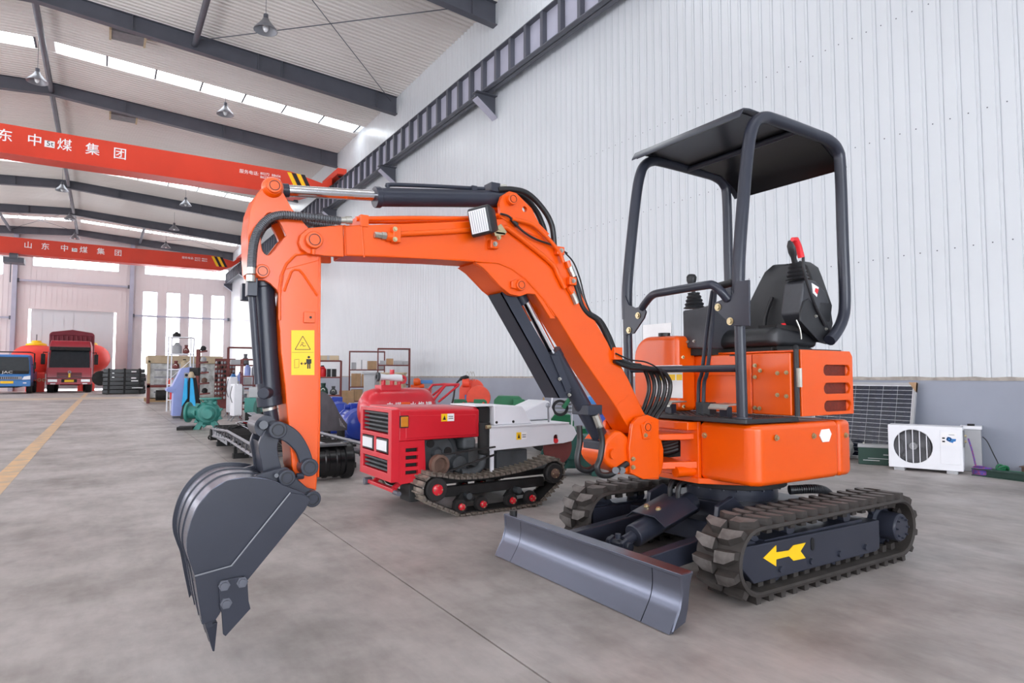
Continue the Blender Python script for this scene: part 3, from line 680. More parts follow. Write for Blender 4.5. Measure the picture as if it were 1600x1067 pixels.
# ---------------- swing post
yn, yf = 2.455, 2.685
sp = xz([(988,662),(997,652),(1012,648),(1030,655),(1030,747),(1006,749),(986,740),(983,700)], yn)
for y0 in (yn, yf-.022): MB().prism(sp, 'y', y0, y0+.022).build('swing_post_plate', 'orange', EX, bevel=.005)
bd = xz([(950,680),(965,672),(985,684),(1030,684),(1030,742),(1000,744),(968,738),(950,730),(938,715),(940,695)], 2.5)
MB().prism(S(bd, 3), 'y', yn+.022, yf-.022).build('swing_post_body', 'orange', EX, bevel=.02, seg=3)
fp = px(1010, 667, y=yn); pin(fp.x, fp.z, yn-.012, yf+.012, .03, 'orange', EX)
MB().prism(xz([(1000,663),(1018,660),(1014,686),(1004,686)], yn), 'y', yn-.008, yn).build('pin_keeper', 'orange', EX, bevel=.003)
for u, v in ((1008,680),(989,717),(989,730)): bolt(px(u, v, y=yn-.006), (0,-1,0), .008, EX, 'brass_zinc')
cpx = px(952, 708, y=2.50); MB().cyl((cpx.x, 2.46, cpx.z), (cpx.x, 2.68, cpx.z), .026, 18).build('cylinder_foot_pin', 'orange', EX)
for u in (962, 972): MB().cyl(px(u, 735, y=2.45), px(u, 735, y=2.5), .018, 10).build('swing_fitting', 'dark_grey_steel', EX)
# ---------------- boom
bn, bf = 2.495, 2.645
boom_px = [(536,352),(640,349),(735,345),(790,341),(822,343),(850,359),(873,386),(897,435),(922,487),(957,547),(982,592),(1004,640),(1016,660),(1008,676),(988,678),(960,632),(907,555),(872,498),(848,467),(822,438),(800,421),(778,412),(742,409),(680,405),(600,402),(538,400)]
MB().prism(xz(boom_px, bn), 'y', bn, bf).build('boom', 'orange', EX, bevel=.006)
ear = xz([(536,351),(482,356),(470,366),(467,378),(471,389),(481,396),(510,400),(538,401)], bn-.02)
for y0 in (bn-.02, bf): MB().prism(ear, 'y', y0, y0+.02).build('boom_tip_plate', 'orange', EX, bevel=.004)
q = px(489, 376, y=bn-.02); AP = (q.x, q.z); pin(q.x, q.z, bn-.045, bf+.045, .033, 'orange', EX)
MB().cyl((q.x, bn-.03, q.z-.035), (q.x, bn-.03, q.z-.055), .008, 8).build('grease_nipple', 'orange', EX)
br = xz([(782,340),(780,318),(784,306),(795,299),(806,302),(830,326),(842,350),(858,366),(845,372),(815,360)], bn)
hl = circ(*xz([(819,327)], bn)[0], .014, 12)
for y0 in (bn-.004, bf-.018): MB().prism(br, 'y', y0, y0+.022, holes=[hl]).build('cylinder_bracket', 'orange', EX, smooth=0)
q = px(797, 313, y=bn); CT = (q.x, q.z); pin(q.x, q.z, bn-.03, bf+.03, .026, 'orange', EX)
lb = xz([(742,410),(756,420),(772,437),(782,448),(797,460),(812,463),(824,459),(836,460),(848,478),(860,498),(868,498),(848,466),(822,437),(800,420),(778,411)], bn-.012)
for y0 in (bn-.014, bf-.006): MB().prism(lb, 'y', y0, y0+.02).build('boom_cylinder_bracket', 'orange', EX, bevel=.004)
wbx = xz([(742,411),(756,420),(772,437),(782,448),(797,460),(812,463)], bn-.012)
MB().skin([[(x, bn+.006, z), (x, bf-.006, z), (x+.006, bf-.006, z+.010), (x+.006, bn+.006, z+.010)] for x, z in wbx]).build('bracket_web', 'orange', EX)
q = px(810, 446, y=bn-.012); BP = (q.x, q.z); pin(q.x, q.z, bn-.04, bf+.04, .026, 'orange', EX)
MB().prism(xz([(797,440),(806,436),(806,452),(797,450)], bn-.016), 'y', bn-.03, bn-.014).build('pin_keeper', 'orange', EX, bevel=.003)
# weld seams
def weld(pts, y, r=.004, nm='weld_seam', m='orange'):
    MB().tube([tuple(px(u, v, y=y)) for u, v in pts], r, 6).build(nm, m, EX)
weld([(538,352),(540,400)], bn-.0, .006); weld([(565,351),(569,402)], bn, .004); weld([(963,634),(980,618)], bn, .003)
weld(cat2([(742,409,0),(778,412,0),(800,421,0),(822,438,0),(848,467,0),(866,494,0)], 4) and [(742,408),(778,411),(800,420),(822,437),(848,466),(866,494)], bn-.015, .004)
weld([(540,398),(600,400),(680,404),(742,408)], bn, .004)
# ---------------- boom pipes, clamps, hoses, work lamp
def pipe(pts, y, r, m, nm, n=6):
    q = [px(p[0], p[1], y=(p[2] if len(p) > 2 else y)) for p in pts]; return MB().tube(cat2(q, n), r, 10).build(nm, m, EX)
ypp = bn-.012
pipe([(556,342),(640,341),(735,341),(782,336)], 2.52, .0105, 'orange', 'steel_pipe')
pipe([(556,346),(640,346),(735,343),(784,340)], 2.60, .0105, 'orange', 'steel_pipe')
pipe([(612,366),(680,363),(740,359),(784,356),(800,362),(860,410),(872,430),(882,450)], ypp, .0115, 'orange', 'steel_pipe')
pipe([(800,342),(830,350),(850,366),(868,386),(876,398),(880,410)], 2.47, .010, 'orange', 'steel_pipe')
for u, v, w in ((566,343,9),(566,351,7)): a = px(u, v, y=2.52); MB().box((a.x-.018, 2.49, a.z-.014), (a.x+.018, 2.63, a.z+.014)).build('pipe_clamp', 'orange', EX, bevel=.003)
a = px(618, 367, y=ypp); MB().box((a.x-.018, ypp-.02, a.z-.034), (a.x+.018, bn, a.z+.034)).build('pipe_clamp', 'orange', EX, bevel=.004)
for dv in (-8, 8): bolt(px(617, 366+dv, y=ypp-.02), (0,-1,0), .007, EX, 'brass_zinc')
a = px(596, 368, y=ypp); MB().cyl((a.x-.03, ypp, a.z), (a.x+.0, ypp, a.z), .013, 6).cyl((a.x, ypp, a.z), (a.x+.02, ypp, a.z), .016, 6).build('pipe_fitting', 'zinc', EX)
MB().cyl((a.x+.02, ypp, a.z), (a.x+.045, ypp, a.z), .02, 10).build('pipe_collar', 'orange', EX)
for u, v in ((768,383),(871,393),(890,440)):
    a = px(u, v, y=bn); MB().box((a.x-.022, bn-.03, a.z-.02), (a.x+.022, bn, a.z+.02)).build('pipe_clamp', 'orange', EX, bevel=.004)
    bolt((a.x, bn-.03, a.z), (0,-1,0), .008, EX, 'zinc')
# hose along the arm pivot: spiral-guarded
def spiral(pts, y, r, nm='spiral_guard_hose', m='hose', step=2, n=8):
    q = cat2([px(p[0], p[1], y=(p[2] if len(p) > 2 else y)) for p in pts], n); mb = MB().tube(q, r, 8); L = 0
    for i in range(1, len(q)):
        d = q[i]-q[i-1]; k = max(1, int(d.length/.011))
        for j in range(k): c = q[i-1]+d*(j/k); mb.cyl(c-d.normalized()*.0018, c+d.normalized()*.0028, r*1.28, 9)
    return mb.build(nm, m, EX)
mat('spring_guard', (92,94,98), .45, metal=.5, var=.1)
spiral([(531,345),(505,342),(470,338),(440,336),(420,342),(405,358),(397,378),(394,400),(393,418)], 2.47, .013, m='spring_guard')
spiral([(520,352),(495,350),(470,344),(440,343),(415,352),(402,372),(392,400),(388,430)], 2.63, .013, m='spring_guard')
for u0, v0, u1, v1, y, r in ((524,344,540,344,2.47,.013),(540,344,549,344,2.47,.016),(393,415,393,428,2.47,.015),(392,430,392,440,2.47,.017),(388,425,388,445,2.63,.015)):
    MB().cyl(px(u0, v0, y=y), px(u1, v1, y=y), r, 10).build('hose_fitting', 'zinc', EX)
# hoses at the head of the arm cylinder, down the back of the boom
pipe([(778,297),(800,296),(825,303),(848,326),(862,352),(866,385)], 2.54, .0145, 'hose', 'hydraulic_hose')
pipe([(778,301),(800,302),(820,309),(838,330),(848,352),(852,366)], 2.60, .0145, 'hose', 'hydraulic_hose')
pipe([(782,334),(795,338),(806,350),(818,362),(838,374),(866,384),(886,396)], 2.475, .005, 'hose', 'lamp_cable')
MB().cyl(px(799,342,y=2.475), px(808,352,y=2.475), .011, 8).build('cable_connector', 'hose', EX)
pipe([(884,396),(896,410),(906,435),(915,470),(925,492)], 2.50, .004, 'hose', 'lamp_cable')
for y, du in ((2.50, 0), (2.56, 3)):
    pipe([(894+du,432),(902+du,456),(908+du,476),(918+du,490),(935+du,502),(948+du,525),(956+du,545),(968,562),(985,570),(1000,572)], y, .0145, 'hose', 'hydraulic_hose')
for u0, v0, u1, v1, m in ((886,408,889,418,'orange'),(890,416,892,424,'zinc'),(892,422,896,432,'zinc'),(893,456,897,464,'zinc'),(897,464,901,474,'zinc'),(888,448,894,458,'orange')):
    MB().cyl(px(u0, v0, y=2.485), px(u1, v1, y=2.485), .015, 8).build('hose_fitting', m, EX)
for k in range(5):
    o = k*11; y = 2.60-.03*k
    pipe([(960,560+k),(985,570+k),(1003+o*.6,574+k),(1012+o*.75,590+k*.5),(1014+o*.75,610),(1008+o*.72,632),(1000+o*.6,652),(998+o*.6,668)], y, .0118, 'hose', 'hydraulic_hose')
pipe([(962,552),(985,562),(1010,566),(1030,578),(1040,600)], 2.46, .004, 'hose', 'lamp_cable')
MB().box(tuple(px(959, 556, y=2.49)-Vector((.012,.02,.02))), tuple(px(966, 549, y=2.49)+Vector((.012,.02,.02)))).build('hose_clamp', 'orange', EX, bevel=.003)
# work lamp
lm = Matrix.Translation(px(757, 346, y=2.42)) @ Matrix.Rotation(math.radians(-12), 4, 'Y') @ Matrix.Rotation(math.radians(30), 4, 'Z')
mb = MB().skin([[(-.05,-.05,-.058),(-.05,.05,-.058),(-.05,.05,.058),(-.05,-.05,.058)],[(-.035,-.055,-.064),(-.035,.055,-.064),(-.035,.055,.064),(-.035,-.055,.064)],[(.03,-.045,-.05),(.03,.045,-.05),(.03,.045,.05),(.03,-.045,.05)],[(.05,-.03,-.03),(.05,.03,-.03),(.05,.03,.03),(.05,-.03,.03)]])
wl_ = mb.xf(lm).build('work_lamp_housing', 'plastic_black', EX, bevel=.008)
MB().box((-.054,-.042,-.05), (-.048,.042,.05)).xf(lm).build('work_lamp_lens', 'lens', wl_)
for k in range(7): MB().box((-.056,-.036+.011*k,-.046), (-.052,-.033+.011*k,.046)).xf(lm).build('lens_rib', 'lens_line', wl_, smooth=0)
a = px(779, 362, y=2.46); MB().prism(xz([(770,358),(782,350),(791,363),(788,367),(773,369)], 2.455), 'y', 2.45, 2.458).box((a.x-.02, 2.45, a.z-.012), (a.x+.03, bn, a.z-.004)).build('lamp_bracket', 'brass_zinc', EX)
for u, v in ((778,357),(779,371)): bolt(px(u, v, y=2.45), (0,-1,0), .008, EX, 'brass_zinc')
# ---------------- arm cylinder
r0, r1 = px(432, 297, y=YC), px(590, 306, y=YC); b1 = px(786, 311, y=YC); dd = (b1-r0).normalized()
MB().cyl(r0+dd*.02, r1, .023, 20).build('cylinder_rod', 'chrome', EX)
MB().cyl(r0+dd*.02, r0+dd*.045, .027, 16).build('rod_end', 'machine_grey', EX)
bc = MB().cyl(px(588, 308, y=YC), b1, .04, 28).build('arm_cylinder', 'machine_grey', EX, bevel=.004)
MB().cyl(px(585, 308, y=YC), px(594, 308.4, y=YC), .045, 28).build('cylinder_gland', 'machine_grey', bc, bevel=.003)
pipe([(606,300,YC),(606,292,YC),(611,288.5,YC),(680,291,YC),(757,295,YC)], YC, .009, 'machine_grey', 'cylinder_pipe')
a = px(769, 295, y=YC); MB().box((a.x-.025, YC-.035, a.z-.022), (a.x+.025, YC+.035, a.z+.022)).build('port_block', 'machine_grey', EX, bevel=.003)
for dv in (-3, 4): MB().cyl(px(777, 294+dv, y=YC-.02), px(790, 295+dv, y=YC-.02), .012, 8).build('hose_fitting', 'zinc', EX)
MB().box(tuple(px(737, 303, y=YC)-Vector((.008,.02,0))), tuple(px(740, 292, y=YC)+Vector((.008,.02,0)))).build('pipe_saddle', 'machine_grey', EX, smooth=0)
# ---------------- arm (dipper)
an, af = 2.50, 2.64
arm_px = [(413,290),(418,284),(425,282),(433,285),(440,296),(456,326),(478,352),(500,372),(502,402),(500,505),(501,650),(499,700),(494,766),(476,770),(462,745),(456,730),(455,712),(450,660),(445,600),(439,550),(436,505),(436,462),(432,452),(424,444),(414,438),(402,438),(394,434),(389,422),(388,400),(387,360),(391,328),(400,305)]
hol = [(414,337),(428,334),(446,365),(443,372),(425,395),(416,398),(409,388),(408,362)]
armP = xz(arm_px, an)
for y0 in (an, af-.02): MB().prism(armP[:14]+armP[20:], 'y', y0, y0+.02, holes=[S(xz(hol, an), 3)]).build('arm_side_plate', 'orange', EX, bevel=.003)
lo = xz([(444,420),(500,405),(500,505),(501,650),(499,700),(494,764),(476,768),(462,745),(456,730),(455,712),(450,660),(445,600),(439,550),(437,505),(438,462)], an-.002)
MB().prism(lo, 'y', an-.002, af+.002).build('arm_box', 'orange', EX, bevel=.005)
wb = xz([(389,425),(388,400),(387,360),(391,328),(400,305),(413,290)], an); n_ = len(wb)
MB().skin([[(x, an+.02, z), (x, af-.02, z), (x+.012, af-.02, z), (x+.012, an+.02, z)] for x, z in wb]).build('arm_back_web', 'orange', EX)
MB().box((px(424,305,y=an).x-.05, an+.02, px(424,330,y=an).z-.01), (px(424,305,y=an).x+.05, af-.02, px(424,330,y=an).z+.004)).build('arm_cross_plate', 'orange', EX, smooth=0)
q = px(426, 293, y=an); pin(q.x, q.z, an-.035, af+.035, .028, 'orange', EX); MB().lathe([(.03,0),(.038,.01),(.04,.03)], (q.x, an-.022, q.z), (0,1,0), 20).build('pin_boss', 'orange', EX)
q = px(408, 425, y=an); KP = (q.x, q.z); pin(q.x, q.z, an-.03, af+.03, .026, 'orange', EX)
weld([(484,395),(462,398),(448,412),(440,430),(437,450),(437,500)], an-.004, .006)
weld([(500,402),(499,500),(499,650),(497,745)], an-.004, .004)
weld([(444,455),(455,425),(460,421),(468,422),(475,430),(496,462)], an-.004, .005)
q = px(483, 496, y=an-.002); MB().box((q.x-.022, an-.012, q.z-.022), (q.x+.022, an-.002, q.z+.022)).build('stop_block', 'orange', EX, bevel=.003)
MB().cyl((q.x+.003, an-.0135, q.z), (q.x+.003, an-.012, q.z), .005, 8).build('stop_hole', 'black', EX)
# warning decal with its pictograms
yd = an-.0045
def dq(pts, nm, m, t=.001): return MB().prism(xz(pts, yd), 'y', yd-t, yd).build(nm, m, EX, smooth=0)
o = MB().prism(xz([(455,516),(491,516),(491,586),(455,586)], an-.002), 'y', yd, an-.002).build('warning_decal', 'yellow_paint', EX, bevel=.0, smooth=0, label='yellow warning decal with crush hazard and keep-away pictograms')
def ln(pts, w=.0022):
    q = [px(u, v, y=yd) for u, v in pts]; mb = MB()
    for i in range(len(q)-1): mb.bar((q[i].x, yd-.0006, q[i].z), (q[i+1].x, yd-.0006, q[i+1].z), .0012, w, (0,1,0))
    return mb.build('pictogram_line', 'black', o, smooth=0)
def bars(pts, w=.0022):
    q = [px(u, v, y=yd) for u, v in pts]; mb = MB()
    for i in range(len(q)-1):
        a, b = q[i], q[i+1]; d = Vector((b.x-a.x, 0, b.z-a.z)).normalized(); n = Vector((-d.z, 0, d.x))*(w/2)
        mb.prism([(a.x+n.x,a.z+n.z),(b.x+n.x,b.z+n.z),(b.x-n.x,b.z-n.z),(a.x-n.x,a.z-n.z)], 'y', yd-.001, yd)
    return mb.build('pictogram_line', 'black', o, smooth=0)
bars([(461,546),(473,525),(485,546),(461,546)]); bars([(469,541),(472,537),(474,541),(478,540)], .002); bars([(471,535),(475,536)], .002); bars([(456,550.5),(490,550.5)], .0008)
bars([(460,562),(467,561),(467,574),(460,575),(460,562)], .001)
bars([(470,568),(478,568)], .0018); dq([(469,568),(472,565.5),(472,570.5)], 'arrow_head', 'black'); dq([(479,568),(476,565.5),(476,570.5)], 'arrow_head', 'black')
c = px(482.5, 558, y=yd); MB().cyl((c.x, yd-.001, c.z), (c.x, yd, c.z), .005, 12).build('pictogram_head', 'black', o)
dq([(478.5,561),(486.5,561),(486.5,568),(485,568),(485,576),(483,576),(483,569),(482,569),(482,576),(480,576),(480,568),(478.5,568)], 'pictogram_body', 'black')
# ---------------- bucket cylinder and linkage
t0, t1 = px(410, 437, y=YC), px(422, 632, y=YC); bcy = MB().cyl(t0, t1, .042, 28).build('bucket_cylinder', 'machine_grey', EX, bevel=.005)
MB().cyl(px(408,428,y=YC), px(411,450,y=YC), .046, 24).build('cylinder_head', 'machine_grey', bcy, bevel=.006)
MB().cyl(px(420,618,y=YC), px(422,634,y=YC), .046, 28).build('cylinder_gland', 'machine_grey', bcy, bevel=.003)
MB().cyl(px(393,450,y=2.51), px(404,600,y=2.51), .014, 12).build('cylinder_pipe', 'machine_grey', bcy)
MB().box(tuple(px(393,455,y=2.5)-Vector((.018,.025,.02))), tuple(px(393,443,y=2.5)+Vector((.018,.025,.02)))).build('port_block', 'machine_grey', bcy, bevel=.003)
a = px(385, 456, y=2.62); MB().box(a-Vector((.02,.02,.035)), a+Vector((.02,.02,.03))).build('port_block', 'machine_grey', bcy, bevel=.003)
a = px(408, 614, y=2.51); MB().cyl(a+Vector((0,-.035,0)), a+Vector((.03,.03,0)), .022, 18).build('port_boss', 'machine_grey', bcy, bevel=.004)
MB().cyl(px(421,634,y=YC), px(427,668,y=YC), .026, 18).build('cylinder_rod', 'machine_grey', EX)
MB().cyl(px(421,636,y=YC), px(422,640,y=YC), .0265, 18).build('rod_band', 'zinc', EX)
ln_ = 2.462
LPn = px(432, 671, y=ln_); MB().cyl((LPn.x, ln_-.03, LPn.z), (LPn.x, 2.68, LPn.z), .032, 22).build('link_pin', 'machine_grey', EX, bevel=.003)
MB().annulus((LPn.x, ln_-.033, LPn.z), (0,1,0), .019, .022, .004, 20).build('pin_groove', 'black', EX)
MB().cyl((LPn.x-.03, 2.50, LPn.z+.01), (LPn.x-.03, 2.64, LPn.z+.01), .04, 20).build('rod_eye', 'machine_grey', EX)
ban = S([(424,664),(436,659),(450,663),(468,676),(482,698),(490,722),(490,733),(482,740),(472,736),(468,722),(462,706),(448,692),(436,686),(426,682)], 4)
ban = xz(ban, ln_)
for y0 in (ln_, 2.655): MB().prism(ban, 'y', y0, y0+.022).build('curved_link', 'machine_grey', EX, bevel=.004)
q = px(481, 729, y=ln_); pin(q.x, q.z, ln_-.03, 2.70, .033, 'machine_grey', EX)
MB().cyl((q.x-.045, ln_-.016, q.z-.03), (q.x-.02, ln_-.016, q.z-.03), .012, 8).build('grease_nipple', 'machine_grey', EX)
hl_ = S([(424,664),(414,672),(406,688),(404,700),(408,720),(414,744),(430,742),(440,735),(436,716),(434,698),(438,682),(440,668)], 4)
hl_ = xz(hl_, 2.485)
for y0 in (2.485, 2.64): MB().prism(hl_, 'y', y0, y0+.02).build('bucket_link', 'machine_grey', EX, bevel=.003)
MB().prism(xz([(406,690),(412,690),(420,740),(414,742)], 2.5), 'y', 2.505, 2.64).build('link_web', 'machine_grey', EX, smooth=0)
MB().cyl(px(412,664,y=2.46), px(412,664,y=2.5), .016, 10).build('link_boss', 'machine_grey', EX)
# ---------------- bucket
kn, kf = 2.385, 2.755
curve = [(480,778),(448,760),(420,747),(385,745),(355,750),(330,765),(310,788),(298,812),(291,840),(291,860),(297,880),(303,898)]
cu = xz([(p.x, p.y) for p in cat2([(a, b, 0) for a, b in curve], 3)], kn)
sidep = xz([(484,778),(473,769),(448,760),(420,749),(385,746),(355,751),(330,766),(310,789),(299,812),(292,840),(292,862),(298,882),(304,899),(310,940),(316,975),(336,968),(343,960),(347,950),(385,905),(476,795)], kn)
# side plates follow the bowl; the shell is a bent sheet between them
for y0 in (kn, kf-.012): MB().prism(sidep, 'y', y0, y0+.012).build('bucket_side_plate', 'machine_grey', EX, bevel=.002)
sh_px = [(474,770),(448,760),(420,749),(385,746),(355,751),(330,766),(310,789),(299,812),(292,840),(292,862),(298,882),(304,899),(310,935),(318,978)]
shp = [(p.x, p.y) for p in cat2([(x, z, 0) for x, z in xz(sh_px, kn)], 4)]
cxm = sum(x for x, z in shp)/len(shp)+.12; czm = sum(z for x, z in shp)/len(shp)-.03
def inner(p, t):
    d = Vector((cxm-p[0], czm-p[1])).normalized()*t; return (p[0]+d.x, p[1]+d.y)
mb = MB().skin([[(x, kn+.004, z), (x, kf-.004, z), (inner((x,z),.01)[0], kf-.004, inner((x,z),.01)[1]), (inner((x,z),.01)[0], kn+.004, inner((x,z),.01)[1])] for x, z in shp])
mb.build('bucket_shell', 'blade_steel', EX)
for yy in (kn+.12, kn+.24): MB().skin([[(inner((x,z),-.004)[0], yy, inner((x,z),-.004)[1]), (inner((x,z),-.004)[0], yy+.01, inner((x,z),-.004)[1]), (x, yy+.01, z), (x, yy, z)] for x, z in shp[6:]]).build('wear_strip', 'machine_grey', EX)
MB().skin([[(inner((x,z),-.012)[0], kf-.012, inner((x,z),-.012)[1]), (inner((x,z),-.012)[0], kf+.002, inner((x,z),-.012)[1]), (x, kf+.002, z), (x, kf-.012, z)] for x, z in shp[4:]]).build('bucket_rim', 'machine_grey', EX)
# side cutter, reinforcement, lip and teeth
rp = xz([(304,899),(361,883),(453,769),(476,773),(484,780),(476,796),(386,906),(346,951),(340,962),(336,968),(316,975),(310,940)], kn)
MB().prism(rp, 'y', kn-.008, kn).build('side_reinforcement', 'machine_grey', EX, bevel=.002)
sc_ = xz([(341,911),(345,906),(377,900),(386,905),(388,938),(391,950),(352,993),(348,990),(346,957),(343,950)], kn-.012)
for y0 in (kn-.02, kf+.002): MB().prism(sc_, 'y', y0, y0+.012).build('side_cutter', 'machine_grey', EX, bevel=.002)
for u, v in ((350,914),(378,909),(353,942)): 
    q = px(u, v, y=kn-.02); MB().cyl((q.x, kn-.028, q.z), (q.x, kn-.02, q.z), .019, 6).cyl((q.x, kn-.036, q.z), (q.x, kn-.028, q.z), .012, 12).build('cutter_bolt', 'steel_grey', EX)
la, lbp = xz([(312,950),(340,958)], kn), None
for k in range(4):
    yy = kn+.02+(kf-kn-.09)*k/3
    tp = xz([(308,915),(318,920),(336,958),(340,975),(335,1024),(326,990),(314,950)], kn)
    R = lambda f_, y0, w: [(x, y0+(f_ if True else 0), z) for x, z in tp]
    mb = MB().prism(tp[:4]+tp[5:], 'y', yy, yy+.05)
    mb.build('tooth_adapter', 'machine_grey', EX, bevel=.004)
    base = xz([(322,980),(341,974)], kn); tip = xz([(334,1022),(337,1022)], kn)
    MB().skin([[(base[0][0], yy-.006, base[0][1]), (base[0][0], yy+.056, base[0][1]), (base[1][0], yy+.056, base[1][1]), (base[1][0], yy-.006, base[1][1])], [(tip[0][0], yy+.004, tip[0][1]), (tip[0][0], yy+.046, tip[0][1]), (tip[1][0], yy+.046, tip[1][1]), (tip[1][0], yy+.004, tip[1][1])]]).build('bucket_tooth', 'machine_grey', EX, bevel=.002)
MB().skin([[(x, y, z) for y, (x, z) in ((kn, p), (kf, p), (kf, (p[0]+.022, p[1]+.004)), (kn, (p[0]+.022, p[1]+.004)))] for p in xz([(304,899),(312,945),(322,982)], kn)]).build('bucket_lip', 'machine_grey', EX)
MB().tube([(x, kn-.008, z) for x, z in xz([(304,899),(361,883),(453,769)], kn)], .0028, 6).build('worn_weld', 'grey_steel', EX)
# bucket ears
be = xz([(385,747),(400,742),(437,731),(448,730),(458,736),(466,750),(480,762),(492,765),(497,775),(493,788),(484,792),(470,775),(440,760)], 2.45)
for y0 in (2.445, 2.66): MB().prism(be, 'y', y0, y0+.022).build('bucket_ear', 'machine_grey', EX, bevel=.004)
for u, v, r in ((446,745,.03), (486,778,.03)):
    q = px(u, v, y=2.445); pin(q.x, q.z, 2.415, 2.71, r, 'machine_grey', EX)
    if u < 460:
        for du in (-14, 12): MB().cyl(px(u+du, v-2, y=2.425), px(u+du, v-2, y=2.445), .008, 8).build('keeper_bolt', 'machine_grey', EX)
# ---------------- boom cylinder: rod to the boom, barrel down to the swing post, long guard on top
def CY(u, v): return px(u, v, y=YC)
MB().cyl(CY(812,452), CY(868,560), .021, 18).build('cylinder_rod', 'chrome', EX)
MB().cyl(CY(803,447), CY(818,474), .032, 18).build('rod_end', 'machine_grey', EX)
bb = MB().cyl(CY(864,552), CY(950,704), .043, 28).build('boom_cylinder', 'machine_grey', EX, bevel=.004)
MB().cyl(CY(862,549), CY(868,560), .047, 28).build('cylinder_gland', 'machine_grey', bb)
gx = [px(u, v, y=2.52) for u, v in ((792,452),(806,460),(898,620),(882,626))]
g_n, g_f = 2.515, 2.625
gp = xz([(782,458),(790,452),(806,462),(836,515),(892,610),(888,622),(873,622),(828,540)], 2.515)
MB().prism(gp, 'y', g_n, g_n+.006).prism(gp, 'y', g_f, g_f+.006).build('guard_side', 'machine_grey', EX, smooth=0)
lw = xz([(782,458),(828,540),(873,622)], 2.515)
MB().skin([[(x, g_n, z), (x, g_f+.006, z), (x+.006, g_f+.006, z+.004), (x+.006, g_n, z+.004)] for x, z in lw]).build('guard_front', 'machine_grey', EX, smooth=0)
MB().prism(xz([(860,555),(872,556),(892,606),(884,612)], 2.51), 'y', 2.507, 2.515).build('guard_flap', 'machine_grey', EX, smooth=0)
for u, v in ((874,592),(889,617)): bolt(px(u, v, y=2.507), (0,-1,0), .006, EX)
a = px(925, 640, y=2.53); MB().box(a-Vector((.06,.04,.025)), a+Vector((.035,.09,.025))).build('cylinder_clamp', 'machine_grey', EX, bevel=.004)
a = px(933, 657, y=2.50); MB().cyl(a+Vector((-.012,0,.03)), a+Vector((.02,0,-.035)), .02, 8).build('port_fitting', 'zinc', EX)
pipe([(937,668),(941,690),(938,715),(933,730),(938,741),(952,742),(968,732),(980,724)], 2.47, .0155, 'hose', 'hydraulic_hose')
pipe([(905,665),(906,690),(902,715),(905,730),(918,735),(932,728)], 2.55, .0155, 'hose', 'hydraulic_hose')
MB().prism(xz([(938,690),(950,686),(962,706),(948,718),(938,712)], 2.50), 'y', 2.50, 2.64).build('cylinder_foot', 'machine_grey', EX, bevel=.006)
# ---------------- canopy
RY0, RY1 = 2.14, 2.975
rp_px = [(1160,655),(1158,560),(1155,480),(1154,420),(1160,330),(1168,240),(1174,205),(1181,190),(1193,184),(1210,187),(1270,209),(1294,219),(1308,234),(1313,262),(1317,380),(1320,470),(1316,500),(1306,520),(1296,532)]
rpp = xz(rp_px, RY0); rpath = [(p.x, p.y) for p in cat2([(a, b, 0) for a, b in rpp], 4)]
for y in (RY0, RY1): 
    MB().tube([(x, y, z) for x, z in rpath if z > 1.40 or x > 3.0], .033, 14).build('canopy_post', 'machine_grey', EX)
    MB().cyl((rpath[0][0], y, .832), (rpath[0][0]-.01, y, 1.48), .028, 14).build('canopy_post_foot', 'machine_grey', EX)
    MB().cyl((rpath[0][0], y, .832), (rpath[0][0], y, .84), .05, 16).build('post_flange', 'machine_grey', EX)
MB().cyl((rpath[0][0], RY0, 1.088), (rpath[0][0], RY1, 1.088), .019, 12).build('front_cross_bar', 'machine_grey', EX)
MB().cyl((3.30, RY0, 2.445), (3.30, RY1, 2.445), .018, 12).build('roof_cross_bar', 'machine_grey', EX)
# roof sheet folded at the front and rear
rs = xz([(1158,183),(1163,170),(1172,166),(1200,174),(1300,214),(1316,236)], RY0)
top = [(rs[0][0]-.0, 2.425), (rs[1][0], 2.47), (rs[2][0]+.0, 2.478), (3.2, 2.475), (3.60, 2.455), (3.74, 2.38), (3.79, 2.325)]
MB().skin([[(x, RY0+.005, z), (x, RY1-.005, z), (x, RY1-.005, z-.008), (x, RY0+.005, z-.008)] for x, z in top]).build('canopy_roof', 'machine_grey', EX, smooth=50)
MB().skin([[(x, RY0+.05, z-.0085), (x, RY1-.05, z-.0085), (x, RY1-.05, z-.012), (x, RY0+.05, z-.012)] for x, z in top]).build('canopy_lining', 'black_gloss', EX, smooth=50)
# gusset plates and grab rail
def gus(pts, x, t=.012): return MB().prism([(q.y, q.z) for q in (px(u, v, x=x) for u, v in pts)], 'x', x, x+t).build('gusset_plate', 'machine_grey', EX, bevel=.002)
gus([(1149,440),(1170,437),(1171,509),(1143,509),(1118,484),(1116,473),(1140,463),(1148,455)], 2.715)
gus([(976,461),(982,476),(992,481),(1004,478),(1009,487),(1006,497),(990,521),(976,523)], 2.715)
for u, v in ((1122,480),(1141,502),(997,493),(983,516)): bolt(px(u, v, x=2.714), (-1,0,0), .014, EX, 'brass_zinc')
MB().tube(cat2([px(1003,482,x=2.72), px(1008,474,x=2.71), px(1020,461,x=2.68), px(1040,456,x=2.66), px(1100,446,x=2.66), px(1115,446,x=2.67), px(1127,456,x=2.69), px(1137,468,x=2.72)], 5), .023, 12).build('grab_rail', 'machine_grey', EX)
MB().cyl(px(1120,448,x=2.75), px(1146,441,x=2.75), .02, 10).build('rail_grip', 'plastic_black', EX)
